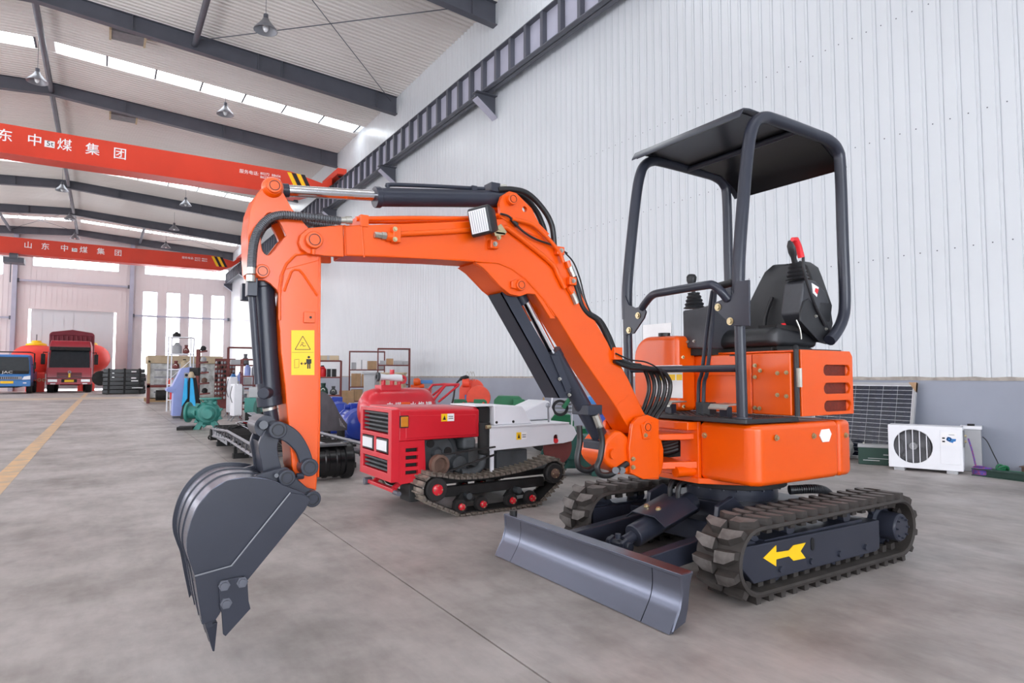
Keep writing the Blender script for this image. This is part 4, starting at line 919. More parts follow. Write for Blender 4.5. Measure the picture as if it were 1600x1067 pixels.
# ---------------- operator's place
bk_ = [(1.245,.17),(1.30,.225),(1.38,.265),(1.47,.265),(1.56,.225),(1.66,.18),(1.72,.15),(1.765,.09)]
sy = 2.45; mb = MB(); R = []
for z, w in bk_:
    xo = 3.55+.22*(z-1.245); R.append([(xo+(.035*abs(t)**2*0-.06*abs(t)**2.2), sy+w*t, z) for t in (-1,-.75,-.4,0,.4,.75,1)]+[(xo+.10-.03*abs(t), sy+w*t, z) for t in (1,.5,0,-.5,-1)])
mb.skin(R).build('seat_backrest', 'plastic_black', EX, bevel=.015, seg=3, smooth=60)
for s in (-1, 1): MB().tube(cat2([(3.525, sy+s*.10, 1.30), (3.54, sy+s*.105, 1.42), (3.585, sy+s*.085, 1.55)], 5), .012, 8).build('seat_piping', 'plastic_black', EX)
MB().skin([[(3.14, sy-.2, 1.225), (3.14, sy+.2, 1.225), (3.14, sy+.2, 1.30), (3.14, sy-.2, 1.30)], [(3.19, sy-.24, 1.215), (3.19, sy+.24, 1.215), (3.19, sy+.24, 1.325), (3.19, sy-.24, 1.325)], [(3.58, sy-.22, 1.215), (3.58, sy+.22, 1.215), (3.58, sy+.22, 1.30), (3.58, sy-.22, 1.30)]]).build('seat_cushion', 'plastic_black', EX, bevel=.03, seg=3)
MB().box((3.18, 2.26, ZS), (3.58, 2.68, 1.215)).build('seat_mount', 'dirty_black', EX, bevel=.01)
def boot(base, topc, r0, r1, n, nm='gaiter'):
    base, topc = Vector(base), Vector(topc); d = topc-base; mb = MB(); R = []
    for i in range(2*n+1):
        t = i/(2*n); r = (r0+(r1-r0)*t)*(1 if i % 2 else 1.22); R.append(mb.ring(base+d*t, d, r, 14))
    return mb.skin(R).build(nm, 'plastic_black', EX, smooth=60)
# left console (far side)
def conX(pts, x0, x1, nm='console', m='console', bev=.012): return MB().prism([(q.y, q.z) for q in (px(u, v, x=x0) for u, v in pts)], 'x', x0, x1).build(nm, m, EX, bevel=bev)
conX([(1066,485),(1089,482),(1108,476),(1112,500),(1103,545),(1073,544),(1067,530)], 3.02, 3.30)
b0, b1_ = px(1085, 481, x=3.08), px(1084, 458, x=3.08); boot(b0, b1_, .055, .032, 4)
MB().lathe([(.014,-.03),(.02,0),(.03,.02),(.032,.045),(.022,.06),(.001,.064)], px(1080,444,x=3.08), (.1,0,1), 14).cyl(b1_, px(1080,444,x=3.08), .012, 8).build('joystick', 'plastic_black', EX)
for u, v in ((1075,534),(1085,533)): bolt(px(u, v, x=3.018), (-1,0,0), .006)
MB().box((3.05, 2.60, ZS), (3.35, 2.80, 1.22)).build('console_mount', 'dirty_black', EX, smooth=0)
# right console (near side) with safety lever
yr = 2.19
MB().prism(xz([(1250,489),(1256,440),(1262,435),(1276,439),(1290,455),(1299,480),(1303,506),(1297,530),(1284,535),(1258,505)], yr), 'y', yr, yr+.13).build('console', 'console', EX, bevel=.014, seg=3)
MB().prism(xz([(1256,470),(1263,466),(1290,500),(1300,525),(1292,538),(1280,535),(1250,502),(1250,490)], yr-.008), 'y', yr-.012, yr).build('console_cover', 'plastic_black', EX, bevel=.004)
boot(px(1246, 436, y=yr+.065), px(1244, 411, y=yr+.065), .055, .034, 4)
MB().lathe([(.013,-.05),(.016,0),(.026,.03),(.028,.07),(.018,.10),(.001,.105)], px(1240,402,y=yr+.065), (-.2,0,1), 14).cyl(px(1244,412,y=yr+.065), px(1240,402,y=yr+.065), .013, 8).build('joystick', 'plastic_black', EX)
MB().tube(cat2([px(1255,400,y=yr-.02), px(1256,420,y=yr-.02), px(1262,445,y=yr-.02), px(1275,480,y=yr-.02), px(1289,508,y=yr-.02)], 6), .0085, 8).build('safety_lever', 'plastic_black', EX)
MB().tube([px(1238,374,y=yr-.02), px(1243,374.5,y=yr-.02), px(1248,385,y=yr-.02), px(1252,402,y=yr-.02)], .016, 10, rs=[.012,.019,.017,.019]).build('lever_grip', 'red_plastic', EX, label='bright red grip of the safety lever')
MB().prism(xz([(1268,442),(1279,449),(1276,464),(1270,458)], yr-.001), 'y', yr-.003, yr).build('console_sticker', 'sign_white', EX, smooth=0)
MB().prism(xz([(1274,450),(1279,452),(1277,460),(1273,455)], yr-.003), 'y', yr-.004, yr-.002).build('console_sticker', 'red_plastic', EX, smooth=0)
for u, v in ((1274,494),(1290,514)): bolt(px(u, v, y=yr-.012), (0,-1,0), .006)
MB().box((3.2, 2.24, ZS), (3.5, 2.36, 1.34)).build('console_mount', 'dirty_black', EX, smooth=0)
MB().prism(xz([(1220,505),(1226,505),(1230,516),(1226,516)], 2.25), 'y', 2.245, 2.25).build('seat_latch', 'red_plastic', EX, smooth=0)
MB().tube(cat2([px(1244,500,y=2.2), px(1250,515,y=2.19), px(1252,530,y=2.19)], 5), .005, 6).build('cable', 'zinc', EX)
# travel levers and pedals
for du in (0, 8):
    MB().tube(cat2([px(1091+du,652,x=2.88), px(1092+du,600,x=2.88), px(1097+du,580,x=2.87), px(1104+du,520,x=2.86), px(1112+du*.6,462,x=2.84), px(1114+du*.6,455,x=2.84)], 5), .011, 10).build('travel_lever', 'machine_grey', EX)
q = px(1101, 640, x=2.9); MB().box((2.87, q.y-.06, .832), (2.93, q.y+.04, .90)).build('lever_base', 'plastic_black', EX, bevel=.004)
for u in (1046, 1132):
    q = px(u, 640, x=2.80); MB().box((2.79, q.y-.025, .832), (2.83, q.y+.025, .885)).build('pedal_stem', 'machine_grey', EX, smooth=0)
    MB().skin([[(2.74, q.y-.06, .872), (2.74, q.y+.06, .872), (2.74, q.y+.06, .880), (2.74, q.y-.06, .880)], [(2.76, q.y-.06, .892), (2.76, q.y+.06, .892), (2.76, q.y+.06, .899), (2.76, q.y-.06, .899)], [(2.88, q.y-.06, .896), (2.88, q.y+.06, .896), (2.88, q.y+.06, .903), (2.88, q.y-.06, .903)]]).build('pedal', 'zinc', EX)
# ================================================================== RED CRAWLER CARRIER
CR = thing('crawler_carrier', 'red and white crawler carrier with exposed engine and steel tracks behind the excavator', 'vehicle', (2.5, 4.8, 0), world=True)
hy0, hy1 = 4.45, 5.11
MB().skin([[(x, hy0+a, .565), (x, hy1-a, .565), (x, hy1-a, z-.02), (x, hy1-.05, z), (x, hy0+.05, z), (x, hy0+a, z-.02)] for x, a, z in ((1.845,0,.815),(2.15,0,.81),(2.53,.005,.80))]).build('hood', 'red_paint', CR, bevel=.012, seg=3)
MB().prism([(1.90,.585),(2.50,.585),(2.50,.745),(1.90,.755)], 'y', hy0-.004, hy0+.01).build('hood_panel', 'red_paint', CR, bevel=.006)
slot_ = [[(1.90,z),(2.0,z),(2.0,z+.028),(1.90,z+.028)] for z in (.32,.375,.43,.485)]
for y0 in (hy0+.0, hy1-.03):
    MB().prism([(1.81,.30),(1.86,.25),(2.07,.265),(2.055,.565),(1.80,.565)], 'y', y0, y0+.03, holes=slot_).build('cheek_panel', 'red_paint', CR, bevel=.003)
    MB().prism([(1.87,.30),(2.04,.30),(2.03,.53),(1.86,.53)], 'y', y0-.003, y0+.002, holes=slot_).build('cheek_inset', 'red_paint', CR, smooth=0)
MB().box((1.88, hy0+.04, .31), (2.02, hy0+.05, .53)).build('cheek_backing', 'dirty_black', CR, smooth=0)
# front frame with real openings
def fo(y0, y1, z0, z1): return [(y0,z0),(y1,z0),(y1,z1),(y0,z1)]
fo_ = [fo(hy0+.06, hy1-.05, .615, .775), fo(hy0+.05, hy0+.30, .465, .585), fo(hy0+.35, hy1-.05, .465, .585), fo(hy0+.07, hy1-.07, .33, .425)]
MB().prism([(hy0-.004,.27),(hy1+.004,.27),(hy1+.004,.80),(hy0-.004,.80)], 'x', 1.785, 1.85, holes=fo_).build('front_frame', 'red_paint', CR, bevel=.004)
MB().box((1.842, hy0+.03, .29), (1.848, hy1-.03, .79)).build('front_backing', 'dirty_black', CR, smooth=0)
for k in range(5): MB().bar((1.815, hy0+.06, .635+.032*k), (1.815, hy1-.05, .635+.032*k), .03, .016).build('grille_slat', 'engine_grey', CR, bevel=.003)
for k in range(3): MB().bar((1.815, hy0+.07, .345+.032*k), (1.815, hy1-.07, .345+.032*k), .03, .016).build('grille_slat', 'engine_grey', CR, bevel=.003)
for ya, yb in ((hy0+.06, hy0+.29), (hy0+.36, hy1-.06)):
    o = MB().box((1.782, ya, .475), (1.81, yb, .578)).build('headlight', 'plastic_black', CR, bevel=.004)
    MB().box((1.776, ya+.015, .487), (1.784, yb-.015, .566)).build('headlight_lens', 'lens', o, bevel=.006)
MB().box((1.85, hy0-.012, .665), (1.92, hy0, .755)).build('indicator_bezel', 'dirty_black', CR, bevel=.004)
MB().box((1.856, hy0-.018, .672), (1.914, hy0-.01, .748)).build('indicator_lens', 'amber', CR, bevel=.004)
def deco(x, z, y, par, w=.11, h=.058):
    o = MB().box((x, y-.002, z), (x+w, y, z+h)).build('caution_label', 'sign_white', par, smooth=0)
    MB().box((x, y-.003, z), (x+w*.46, y-.001, z+h)).build('label_yellow', 'yellow_paint', o, smooth=0)
    MB().prism([(x+.012,z+.012),(x+w*.46-.012,z+.012),(x+w*.23,z+h-.012)], 'y', y-.004, y-.002).build('label_triangle', 'black', o, smooth=0)
    for k in range(2): MB().box((x+w*.55, y-.003, z+.018+.016*k), (x+w*.92, y-.001, z+.023+.016*k)).build('label_print', 'glass_blue', o, smooth=0)
deco(2.19, .70, hy0-.004, CR)
# engine and drive
ey = 4.60
MB().lathe([(.03,0),(.165,0),(.17,.012),(.17,.05),(.15,.06),(.14,.04),(.05,.035),(.03,.06)], (2.20, ey-.02, .45), (0,-1,0), 36).build('flywheel', 'engine_grey', CR)
for k in range(3):
    a = 2.2+2*PI*k/3; MB().cyl((2.20+.095*math.cos(a), ey-.066, .45+.095*math.sin(a)), (2.20+.095*math.cos(a), ey-.05, .45+.095*math.sin(a)), .032, 16).build('flywheel_hole', 'dirty_black', CR)
MB().lathe([(.03,0),(.075,0),(.075,.05),(.055,.055),(.05,.02),(.03,.02)], (2.14, 4.40, .385), (0,-1,0), 28).build('belt_pulley', 'rust', CR)
MB().box((2.08, 4.6, .25), (2.52, 4.98, .56)).build('engine_block', 'engine_grey', CR, bevel=.02)
MB().box((2.38, 4.44, .47), (2.50, 4.6, .57)).build('fuel_tank', 'engine_grey', CR, bevel=.03)
MB().cyl((2.37, 4.47, .36), (2.37, 4.6, .36), .065, 18).build('gear_case', 'engine_grey', CR, bevel=.01)
MB().tube(cat2([(2.36,4.44,.30),(2.46,4.43,.30),(2.53,4.43,.34),(2.55,4.44,.42)], 6), .032, 12).build('exhaust_pipe', 'engine_grey', CR)
MB().cyl((2.575, 4.46, .43), (2.575, 4.46, .68), .05, 18).build('silencer', 'dirty_black', CR, bevel=.01)
for s in (-1, 1): MB().bar((2.14, 4.36, .385+s*.07), (2.62, 4.36, .46+s*.03), .02, .012).build('drive_belt', 'dirty_black', CR, smooth=0)
MB().box((2.10, 4.45, .22), (3.35, 5.15, .27)).build('chassis', 'dirty_black', CR, bevel=.01)
MB().box((2.7, 4.47, .27), (3.0, 5.1, .44)).build('gearbox', 'engine_grey', CR, bevel=.01)
MB().lathe([(.02,0),(.15,0),(.15,.012),(.02,.012)], (3.30, 4.46, .44), (0,-1,0), 30).build('brake_disc', 'rust_red', CR)
# front tow bar
MB().bar((1.84, 4.50, .20), (1.84, 5.08, .20), .04, .03).build('bumper_bar', 'red_paint', CR, bevel=.006)
for yy in (4.55, 4.95): MB().bar((1.84, yy, .20), (1.95, yy, .29), .03, .03).build('bumper_strut', 'red_paint', CR, smooth=0)
MB().cyl((1.80, 5.05, .20), (1.86, 5.05, .20), .03, 12).cyl((1.84, 4.42, .19), (1.84, 4.52, .19), .018, 10).build('bumper_roller', 'steel_grey', CR)
MB().box((1.92, 4.42, .12), (2.02, 4.6, .25)).build('tool_box', 'dirty_black', CR, bevel=.006)
# white bodywork
wy = 4.40
MB().prism([(2.60,.455),(3.32,.475),(3.42,.49),(3.47,.55),(3.44,.61),(3.38,.64),(2.60,.645)], 'y', wy, wy+.02, holes=[arc(3.245,.53,.024,0,180,6)+arc(3.245,.50,.024,180,360,6)]).build('side_panel', 'white_paint', CR, bevel=.003)
MB().box((2.58, wy-.012, .64), (3.38, wy+.7, .652)).build('deck_plate', 'white_paint', CR, bevel=.003)
MB().cyl((3.245, wy+.02, .50), (3.245, wy-.005, .50), .02, 14).build('tail_reflector', 'red_plastic', CR)
MB().prism([(2.66,.652),(3.03,.652),(2.93,.80),(2.66,.812)], 'y', wy+.04, wy+.55).build('seat_cowl', 'white_paint', CR, bevel=.01)
MB().box((2.50, wy+.06, .805), (2.68, wy+.5, .815)).build('cowl_visor', 'white_paint', CR, smooth=0)
MB().box((2.545, wy+.1, .66), (2.66, wy+.4, .80)).build('air_filter', 'dirty_black', CR, bevel=.02)
for x in (2.68, 2.84): MB().cyl((x, wy+.035, .675), (x, wy+.042, .675), .011, 10).build('cowl_bolt', 'black', CR)
MB().box((2.605, wy+.003, .25), (2.635, wy+.02, .46)).build('panel_leg', 'white_paint', CR, smooth=0)
MB().cyl((3.24, wy+.1, .652), (3.235, wy+.1, .78), .008, 8).ell((3.235, wy+.1, .795), (.022,.022,.022)).build('gear_lever', 'grey_steel', CR)
MB().prism([(3.05,.652),(3.42,.66),(3.46,.70),(3.40,.82),(3.36,.83),(3.10,.74)], 'y', wy+.30, wy+.6).build('rear_cowl', 'white_paint', CR, bevel=.015)
MB().cyl((2.56, wy, .645), (2.60, wy, .645), .016, 8).build('brass_tap', 'brass_zinc', CR)
deco(2.845, .53, wy, CR, .1, .06)
# tracks
def oval():
    top = [(2.07,.325),(2.25,.285),(2.5,.275),(2.8,.295),(3.0,.33),(3.13,.365)]
    return arc(3.13,.255,.105,80,-60,8)+[(3.0,.03),(2.7,.015),(2.28,.015)]+arc(2.06,.225,.10,235,100,8)+[(p.x,p.y) for p in cat2([(a,b,0) for a,b in top], 3)][1:-1]
ov = oval()
def along(pts, step):
    n = len(pts); out = []; carry = 0
    for i in range(n):
        a, b = Vector(pts[i]), Vector(pts[(i+1) % n]); L = (b-a).length
        if L < 1e-6: continue
        s = carry
        while s < L: out.append((a+(b-a)*(s/L), (b-a)/L)); s += step
        carry = s-L
    return out
pad = MB().box((-.026,-.11,-.006), (.014,.11,.008)).box((-.026,-.11,.006), (-.014,.11,.022)).mesh('track_pad', 'track_steel', smooth=0)
for y0, y1 in ((4.27, 4.49), (5.07, 5.29)):
    ym = (y0+y1)/2; n = len(ov)
    inn = [(2.6+(x-2.6)*.985, .17+(z-.17)*.90) for x, z in ov]
    tr = MB().skin([[(ov[k][0], y0+.03, ov[k][1]), (ov[k][0], y1-.03, ov[k][1]), (inn[k][0], y1-.03, inn[k][1]), (inn[k][0], y0+.03, inn[k][1])] for k in range(n)], closed=True).build('crawler_track', 'dirty_black', CR)
    for p, d in along(ov, .05):
        o = inst('track_pad', pad, tr); t = Vector((d.x, 0, d.y)); nrm = Vector((-d.y, 0, d.x))*-1
        c = Vector((2.6, 0, .17)); 
        if nrm.dot(Vector((p.x, 0, p.y))-c) < 0 and not (.02 < p.y < .4 and 2.1 < p.x < 3.1): nrm = -nrm
        if 2.1 < p.x < 3.1: nrm = nrm if (nrm.z > 0) == (p.y > .15) else -nrm
        yv = nrm.cross(t); o.matrix_local = Matrix.Translation(-Vector(ORG[CR.name])) @ Matrix(((t.x, yv.x, nrm.x, p.x), (t.y, yv.y, nrm.y, ym), (t.z, yv.z, nrm.z, p.y), (0,0,0,1)))
    def wheel(x, z, r, nm, w=.05, hub='red_paint', rb='dirty_black'):
        o = MB().lathe([(r*.5,0),(r*.93,0),(r,.012),(r,w),(r*.9,w+.01),(r*.3,w+.01)], (x, y0+.05, z), (0,-1,0), 26).build(nm, rb, CR)
        MB().lathe([(r*.48,0),(r*.46,.018),(r*.2,.024),(.001,.026)], (x, y0-.008, z), (0,-1,0), 18).build('wheel_hub', hub, o)
        for k in range(4): MB().cyl((x+r*.36*math.cos(PI*k/2), y0-.032, z+r*.36*math.sin(PI*k/2)), (x+r*.36*math.cos(PI*k/2), y0-.02, z+r*.36*math.sin(PI*k/2)), .006, 6).build('hub_bolt', 'brass_zinc', o)
        return o
    wheel(2.07, .222, .086, 'idler_wheel'); wheel(3.13, .255, .082, 'drive_sprocket', hub='rust')
    for x in (2.27, 2.455, 2.72, 2.905): wheel(x, .078, .055, 'road_wheel', .04)
    for x in (2.36, 2.81): MB().prism([(x-.10,.09),(x+.10,.09),(x+.04,.16),(x-.04,.16)], 'y', y0+.09, y0+.13).build('bogie', 'dirty_black', CR, bevel=.005); MB().cyl((x+.0, y0+.03, .14), (x, y0+.12, .14), .025, 12).build('bogie_pivot', 'engine_grey', CR)
    MB().box((2.1, y0+.1, .14), (3.1, y0+.15, .215)).build('track_beam', 'dirty_black', CR, bevel=.006)
# ================================================================== BY THE RIGHT WALL
def T(name, label, cat, loc, rz=0, group=None): return thing(name, label, cat, loc, rz, group)
# air-conditioner outdoor unit: local x along the wall-facing front, front towards -y, origin at base centre
p0, p1 = px(1389, 733, z=0), px(1506, 742, z=0); dv = (p1-p0); ang = math.atan2(dv.y, dv.x); Wd = dv.length
ac = T('air_conditioner', 'white outdoor air conditioner unit standing on the floor by the wall', 'air conditioner', ((p0.x+p1.x)/2, (p0.y+p1.y)/2, 0), ang)
w = Wd/2; h = .50; dp = .26
def fan(cx, cz, r, n=28): return [(cx+r*math.cos(2*PI*i/n), cz+r*math.sin(2*PI*i/n)) for i in range(n)]
fx, fz, frd = -w+.235, .27, .185
MB().prism([(-w,.03),(w,.03),(w,h),(-w,h)], 'y', 0, .03, holes=[fan(fx, fz, frd)]).build('front_panel', 'ac_white', ac, bevel=.008)
MB().box((-w, .03, .03), (-w+.012, dp, h)).box((w-.012, .03, .03), (w, dp, h)).box((-w, .03, h-.012), (w, dp, h)).box((-w+.01, dp-.02, .03), (w-.01, dp, h-.01)).box((-w+.01, .03, .03), (w-.01, dp, .05)).build('casing', 'ac_white', ac, bevel=.004)
MB().box((-w+.02, .16, .06), (w-.25, .17, h-.03)).build('coil', 'grille_grey', ac, smooth=0)
f_ = MB().cyl((fx, .06, fz), (fx, .14, fz), .04, 18).build('fan_hub', 'grey_box', ac)
for k in range(3):
    a = 2*PI*k/3; q = [(fx+.03*math.cos(a), fz+.03*math.sin(a)), (fx+.165*math.cos(a-.3), fz+.165*math.sin(a-.3)), (fx+.17*math.cos(a+.5), fz+.17*math.sin(a+.5)), (fx+.04*math.cos(a+.9), fz+.04*math.sin(a+.9))]
    MB().prism(q, 'y', .09, .095).build('fan_blade', 'grille_grey', f_, smooth=0)
for k in range(1, 9): MB().annulus((fx, .02, fz), (0,1,0), frd*k/9-.0015, frd*k/9+.0015, .003, 36).build('fan_guard_ring', 'grille_grey', ac)
for k in (-2, -1, 0, 1, 2):
    xx = fx+k*.065; hh = math.sqrt(frd**2-(k*.065)**2); MB().box((xx-.004, .012, fz-hh), (xx+.004, .018, fz+hh)).build('guard_bar', 'ac_white', ac, smooth=0)
MB().prism([(w-.20,.10),(w-.02,.10),(w-.02,.46),(w-.20,.46)], 'y', -.004, .002).build('service_panel', 'ac_white', ac, bevel=.003)
lb_ = MB().box((w-.19, -.006, .30), (w-.05, -.004, .44)).build('brand_label', 'sign_white', ac, smooth=0)
MB().prism([(w-.145,.37),(w-.13,.395),(w-.105,.39),(w-.09,.375),(w-.055,.375),(w-.06,.35),(w-.08,.345),(w-.085,.33),(w-.115,.34),(w-.14,.355)], 'y', -.007, -.006).build('blue_emblem', 'truck_blue', lb_, smooth=0)
MB().annulus((w-.118, -.009, .37), (0,1,0), .013, .02, .003, 16).build('emblem_ring', 'glass_blue', lb_)
for z in (.37, .335): MB().box((w-.18, -.007, z), (w-.155, -.006, z+.016)).build('label_print', 'black', lb_, smooth=0)
MB().box((w-.12, -.007, .415), (w-.07, -.006, .419)).build('label_print', 'black', lb_, smooth=0)
for x in (-w+.1, w-.1): MB().box((x-.05, -.01, 0), (x+.05, dp, .03)).build('foot', 'grey_box', ac, smooth=0)
MB().box((w, .1, .28), (w+.012, .2, .46)).build('valve_plate', 'grille_grey', ac, smooth=0)
for z in (.40, .34): MB().cyl((w, .15, z), (w+.03, .15, z), .014, 10).build('valve', 'brass_zinc', ac)
# coil of twisted cable at its foot
q = px(1508, 740, z=0); cc = MB(); random.seed(3)
for k in range(7):
    r = .075+.012*random.random(); cc.tube([(r*math.cos(t)+.01*math.sin(3*t), r*math.sin(t), .012+.011*k+.006*math.sin(2*t+k)) for t in [2*PI*i/20 for i in range(21)]], .009, 6)
mat('cable_mix', (150,70,110), .5, var=.5, scale=60, c2=(70,80,170))
co_ = cc.build('cable_coil', 'cable_mix'); co_.location = (q.x+.03, q.y-.15, 0); tag(co_, 'coil of pink and blue twisted cable beside the air conditioner', 'cable')
MB().tube(cat2([(0,.06,.09),(-.02,.08,.25),(-.05,.10,.38)], 5), .009, 6).build('loose_end', 'cable_mix', co_)
# solar panel leaning on the wall
def solar():
    bl, br_ = px(1262, 712, x=8.02), px(1421, 712, x=8.02)
    o = T('solar_panel', 'framed solar panel leaning against the grey wall base', 'solar panel', (8.02, (bl.y+br_.y)/2, .01))
    Wp = abs(bl.y-br_.y); Hp = .98; th = .035
    M = Matrix.Rotation(math.radians(13), 4, 'Y')       # lean back towards +x
    def B(lo, hi, nm, m, par, bev=0): return MB().box(lo, hi).xf(M).build(nm, m, par, bevel=bev, smooth=0)
    f = o
    for lo, hi in (((0,-Wp/2,0),(th,-Wp/2+.03,Hp)), ((0,Wp/2-.03,0),(th,Wp/2,Hp)), ((0,-Wp/2,0),(th,Wp/2,.03)), ((0,-Wp/2,Hp-.03),(th,Wp/2,Hp))): B(lo, hi, 'frame_bar', 'grey_box', o)
    B((.012,-Wp/2+.02,.02), (.02,Wp/2-.02,Hp-.02), 'back_sheet', 'ac_white', o)
    ny, nz = 7, 17; cw = (Wp-.08)/ny; chh = (Hp-.08)/nz
    me = MB().box((0,-cw/2+.002,-chh/2+.002), (.003,cw/2-.002,chh/2-.002)).mesh('solar_cell', 'glass_blue', smooth=0)
    for i in range(ny):
        for j in range(nz):
            c = inst('solar_cell', me, o); c.matrix_local = M @ Matrix.Translation((.0095, -Wp/2+.04+cw*(i+.5), .04+chh*(j+.5)))
    for s in (-1,):
        MB().prism([(s*Wp/2,Hp+.005),(s*Wp/2+.09,Hp+.005),(s*Wp/2,Hp-.11)], 'x', -.004, th+.004).xf(M).build('corner_guard', 'cardboard', o, smooth=0)
solar()
q0, q1 = px(1340, 726, z=0), px(1389, 729, z=0)
bt = T('battery_pack', 'dark green battery box with grey lid in front of the solar panel', 'battery', ((q0.x+q1.x)/2+.08, (q0.y+q1.y)/2, 0), math.atan2((q1-q0).y, (q1-q0).x))
L_ = (q1-q0).length/2+.03
MB().box((-L_,0,0), (L_,.17,.20)).build('battery_case', 'dark_green', bt, bevel=.006); MB().box((-L_-.004,-.004,.20), (L_+.004,.174,.235)).build('battery_lid', 'grey_box', bt, bevel=.006)
for x in (-L_+.06, L_-.03): MB().cyl((x,.08,.235), (x,.08,.255), .012, 10).build('terminal', 'zinc', bt)
MB().box((L_-.12,-.001,.118), (L_-.05,.001,.130)).build('label_print', 'grey_box', bt, smooth=0)
MB().box((-L_+.1,-.001,.075), (L_-.04,.001,.079)).build('label_print', 'sign_white', bt, smooth=0)
MB().box((-L_+.05,-.001,.05), (-L_+.22,.001,.056)).build('label_print', 'sign_white', bt, smooth=0)
MB().cyl((L_-.06,-.001,.04), (L_-.06,.001,.04), .01, 12).build('label_mark', 'sign_white', bt)
# crumpled plastic bag behind the battery
random.seed(5); pb = MB(); q = px(1336, 712, z=0); R = []
for j in range(7):
    t = j/6; r = .13*math.sin(PI*(.12+.8*t))**.6; R.append([(r*(1+.25*random.uniform(-1,1))*math.cos(2*PI*i/14), r*(1+.25*random.uniform(-1,1))*math.sin(2*PI*i/14), .30*t) for i in range(14)])
o = pb.skin(R).build('plastic_bag', 'wrap', smooth=20); o.location = (7.86, 4.62, 0); tag(o, 'crumpled clear plastic bag between the excavator tail and the solar panel', 'bag')
# grey post box
q = px(1513, 737, z=0); po = T('steel_column_case', 'slim grey steel case with white cap standing by the wall', 'case', (q.x+.1, q.y, 0), ang)
MB().box((-.09,-.06,0), (.09,.12,.46)).build('case_body', 'grey_box', po, bevel=.008); MB().box((-.1,-.07,.46), (.1,.13,.495)).build('case_cap', 'ac_white', po, bevel=.006)
MB().cyl((0,.03,.495), (0,.03,.515), .035, 14).build('cap_knob', 'dirty_black', po)
MB().tube(cat2([(.10,.03,.38),(.14,.03,.33),(.19,.02,.2),(.23,0,.09),(.215,0,.01)], 5), .006, 6).build('lead', 'hose', po)
# steel sections lying at the frame's right edge
def beam(a, b, w, h, z, m, nm, lab, cat='beam'):
    a, b = Vector((a[0], a[1], z+h/2)), Vector((b[0], b[1], z+h/2)); o = T(nm, lab, cat, (a.x, a.y, z))
    ORG[o.name] = (a.x, a.y, z); t = .008
    MB().bar(a, b, t, h).build('web', m, o, smooth=0)
    for s in (-1, 1): MB().bar(a+Vector((0,0,s*(h/2-t/2))), b+Vector((0,0,s*(h/2-t/2))), w, t).build('flange', m, o, smooth=0)
    return o
q = px(1522, 742, z=0); e = px(1680, 762, z=0); bm1 = beam((q.x,q.y), (e.x,e.y), .10, .075, 0, 'dark_green', 'steel_beam', 'dark green steel channel lying on the floor beside the cable coil')
e2 = q+(e-q)*.52; MB().box((e2.x-.03,e2.y-.055,.05), (e2.x+.03,e2.y-.05,.072)).build('rust_patch', 'rust', bm1, smooth=0)
beam((8.0,3.06), (7.85,1.4), .10, .06, .0, 'green', 'steel_beam', 'bright green steel channel lying behind the dark green one')
beam((8.2,2.86), (8.18,1.3), .12, .10, .0, 'rust', 'steel_beam', 'rusty brown steel section at the wall, farthest of three')
o = T('clamp_fitting', 'small green clamp fitting lying on the green channel', 'fitting', (7.98, 2.95, .06)); MB().tube([(.05*math.cos(t),.05*math.sin(t),.03+.02*math.sin(2*t)) for t in [2*PI*i/16 for i in range(17)]], .012, 6).build('ring', 'green', o); MB().box((-.09,-.02,0), (.1,.02,.02)).build('foot_bar', 'green', o, smooth=0)
# ================================================================== MIDDLE GROUND STOCK
def G(u, v): q = px(u, v, z=0); return (q.x, q.y, 0)
def L3(o): return o
# grey conveyor frames along the hall
def conveyor(loc, rz, L, lab, kink=.4):
    o = T('scraper_conveyor', lab, 'conveyor', loc, rz, 'scraper conveyors')
    for s in (-.19, .19):
        for z in (.16, .27): MB().tube([(0,s,z-.06),(L*kink,s,z+.03),(L,s,z+.02)], .02, 4).build('side_rail', 'grey_steel', o, smooth=0)
        MB().box((0,s-.004,.11), (L*kink,s+.004,.2)).build('side_plate', 'grey_steel', o, smooth=0)
        k = .25
        while k < L-.1: MB().bar((k,s,.15), (k+.03,s,.28), .02, .02, (0,1,0)).build('rung', 'dark_grey_steel', o, smooth=0); k += .3
    MB().skin([[(x,-.17,z),(x,.17,z),(x,.17,z-.012),(x,-.17,z-.012)] for x, z in ((0,.14),(L*kink,.24),(L,.23))]).build('trough_floor', 'dark_grey_steel', o, smooth=0)
    k = .1
    while k < L-.1: MB().box((k,-.16,.25), (k+.05,.16,.275)).build('scraper_bar', 'dirty_black', o, smooth=0); k += .22
    for x in (L*.15, L*.55, L*.92):
        MB().box((x-.05,-.2,0), (x+.05,.2,.06)).box((x-.03,-.19,.06), (x+.03,-.15,.2)).box((x-.03,.15,.06), (x+.03,.19,.2)).build('support', 'dirty_black', o, smooth=0)
    MB().cyl((-.02,-.22,.12), (-.02,.22,.12), .09, 16).build('end_drum', 'dirty_black', o)
    return o
a = px(352, 690, z=0); b_ = px(447, 752, z=0)
d = b_-a; conveyor((a.x, a.y, 0), math.atan2(d.y, d.x), d.length-.3, 'grey scraper conveyor section reaching out from behind the excavator arm')
a = px(505, 672, z=.1); b_ = px(600, 722, z=0)
conveyor((2.2, 11.2, 0), math.radians(-89), 4.3, 'grey scraper conveyor trough between the black drum and the blue motors', .2)
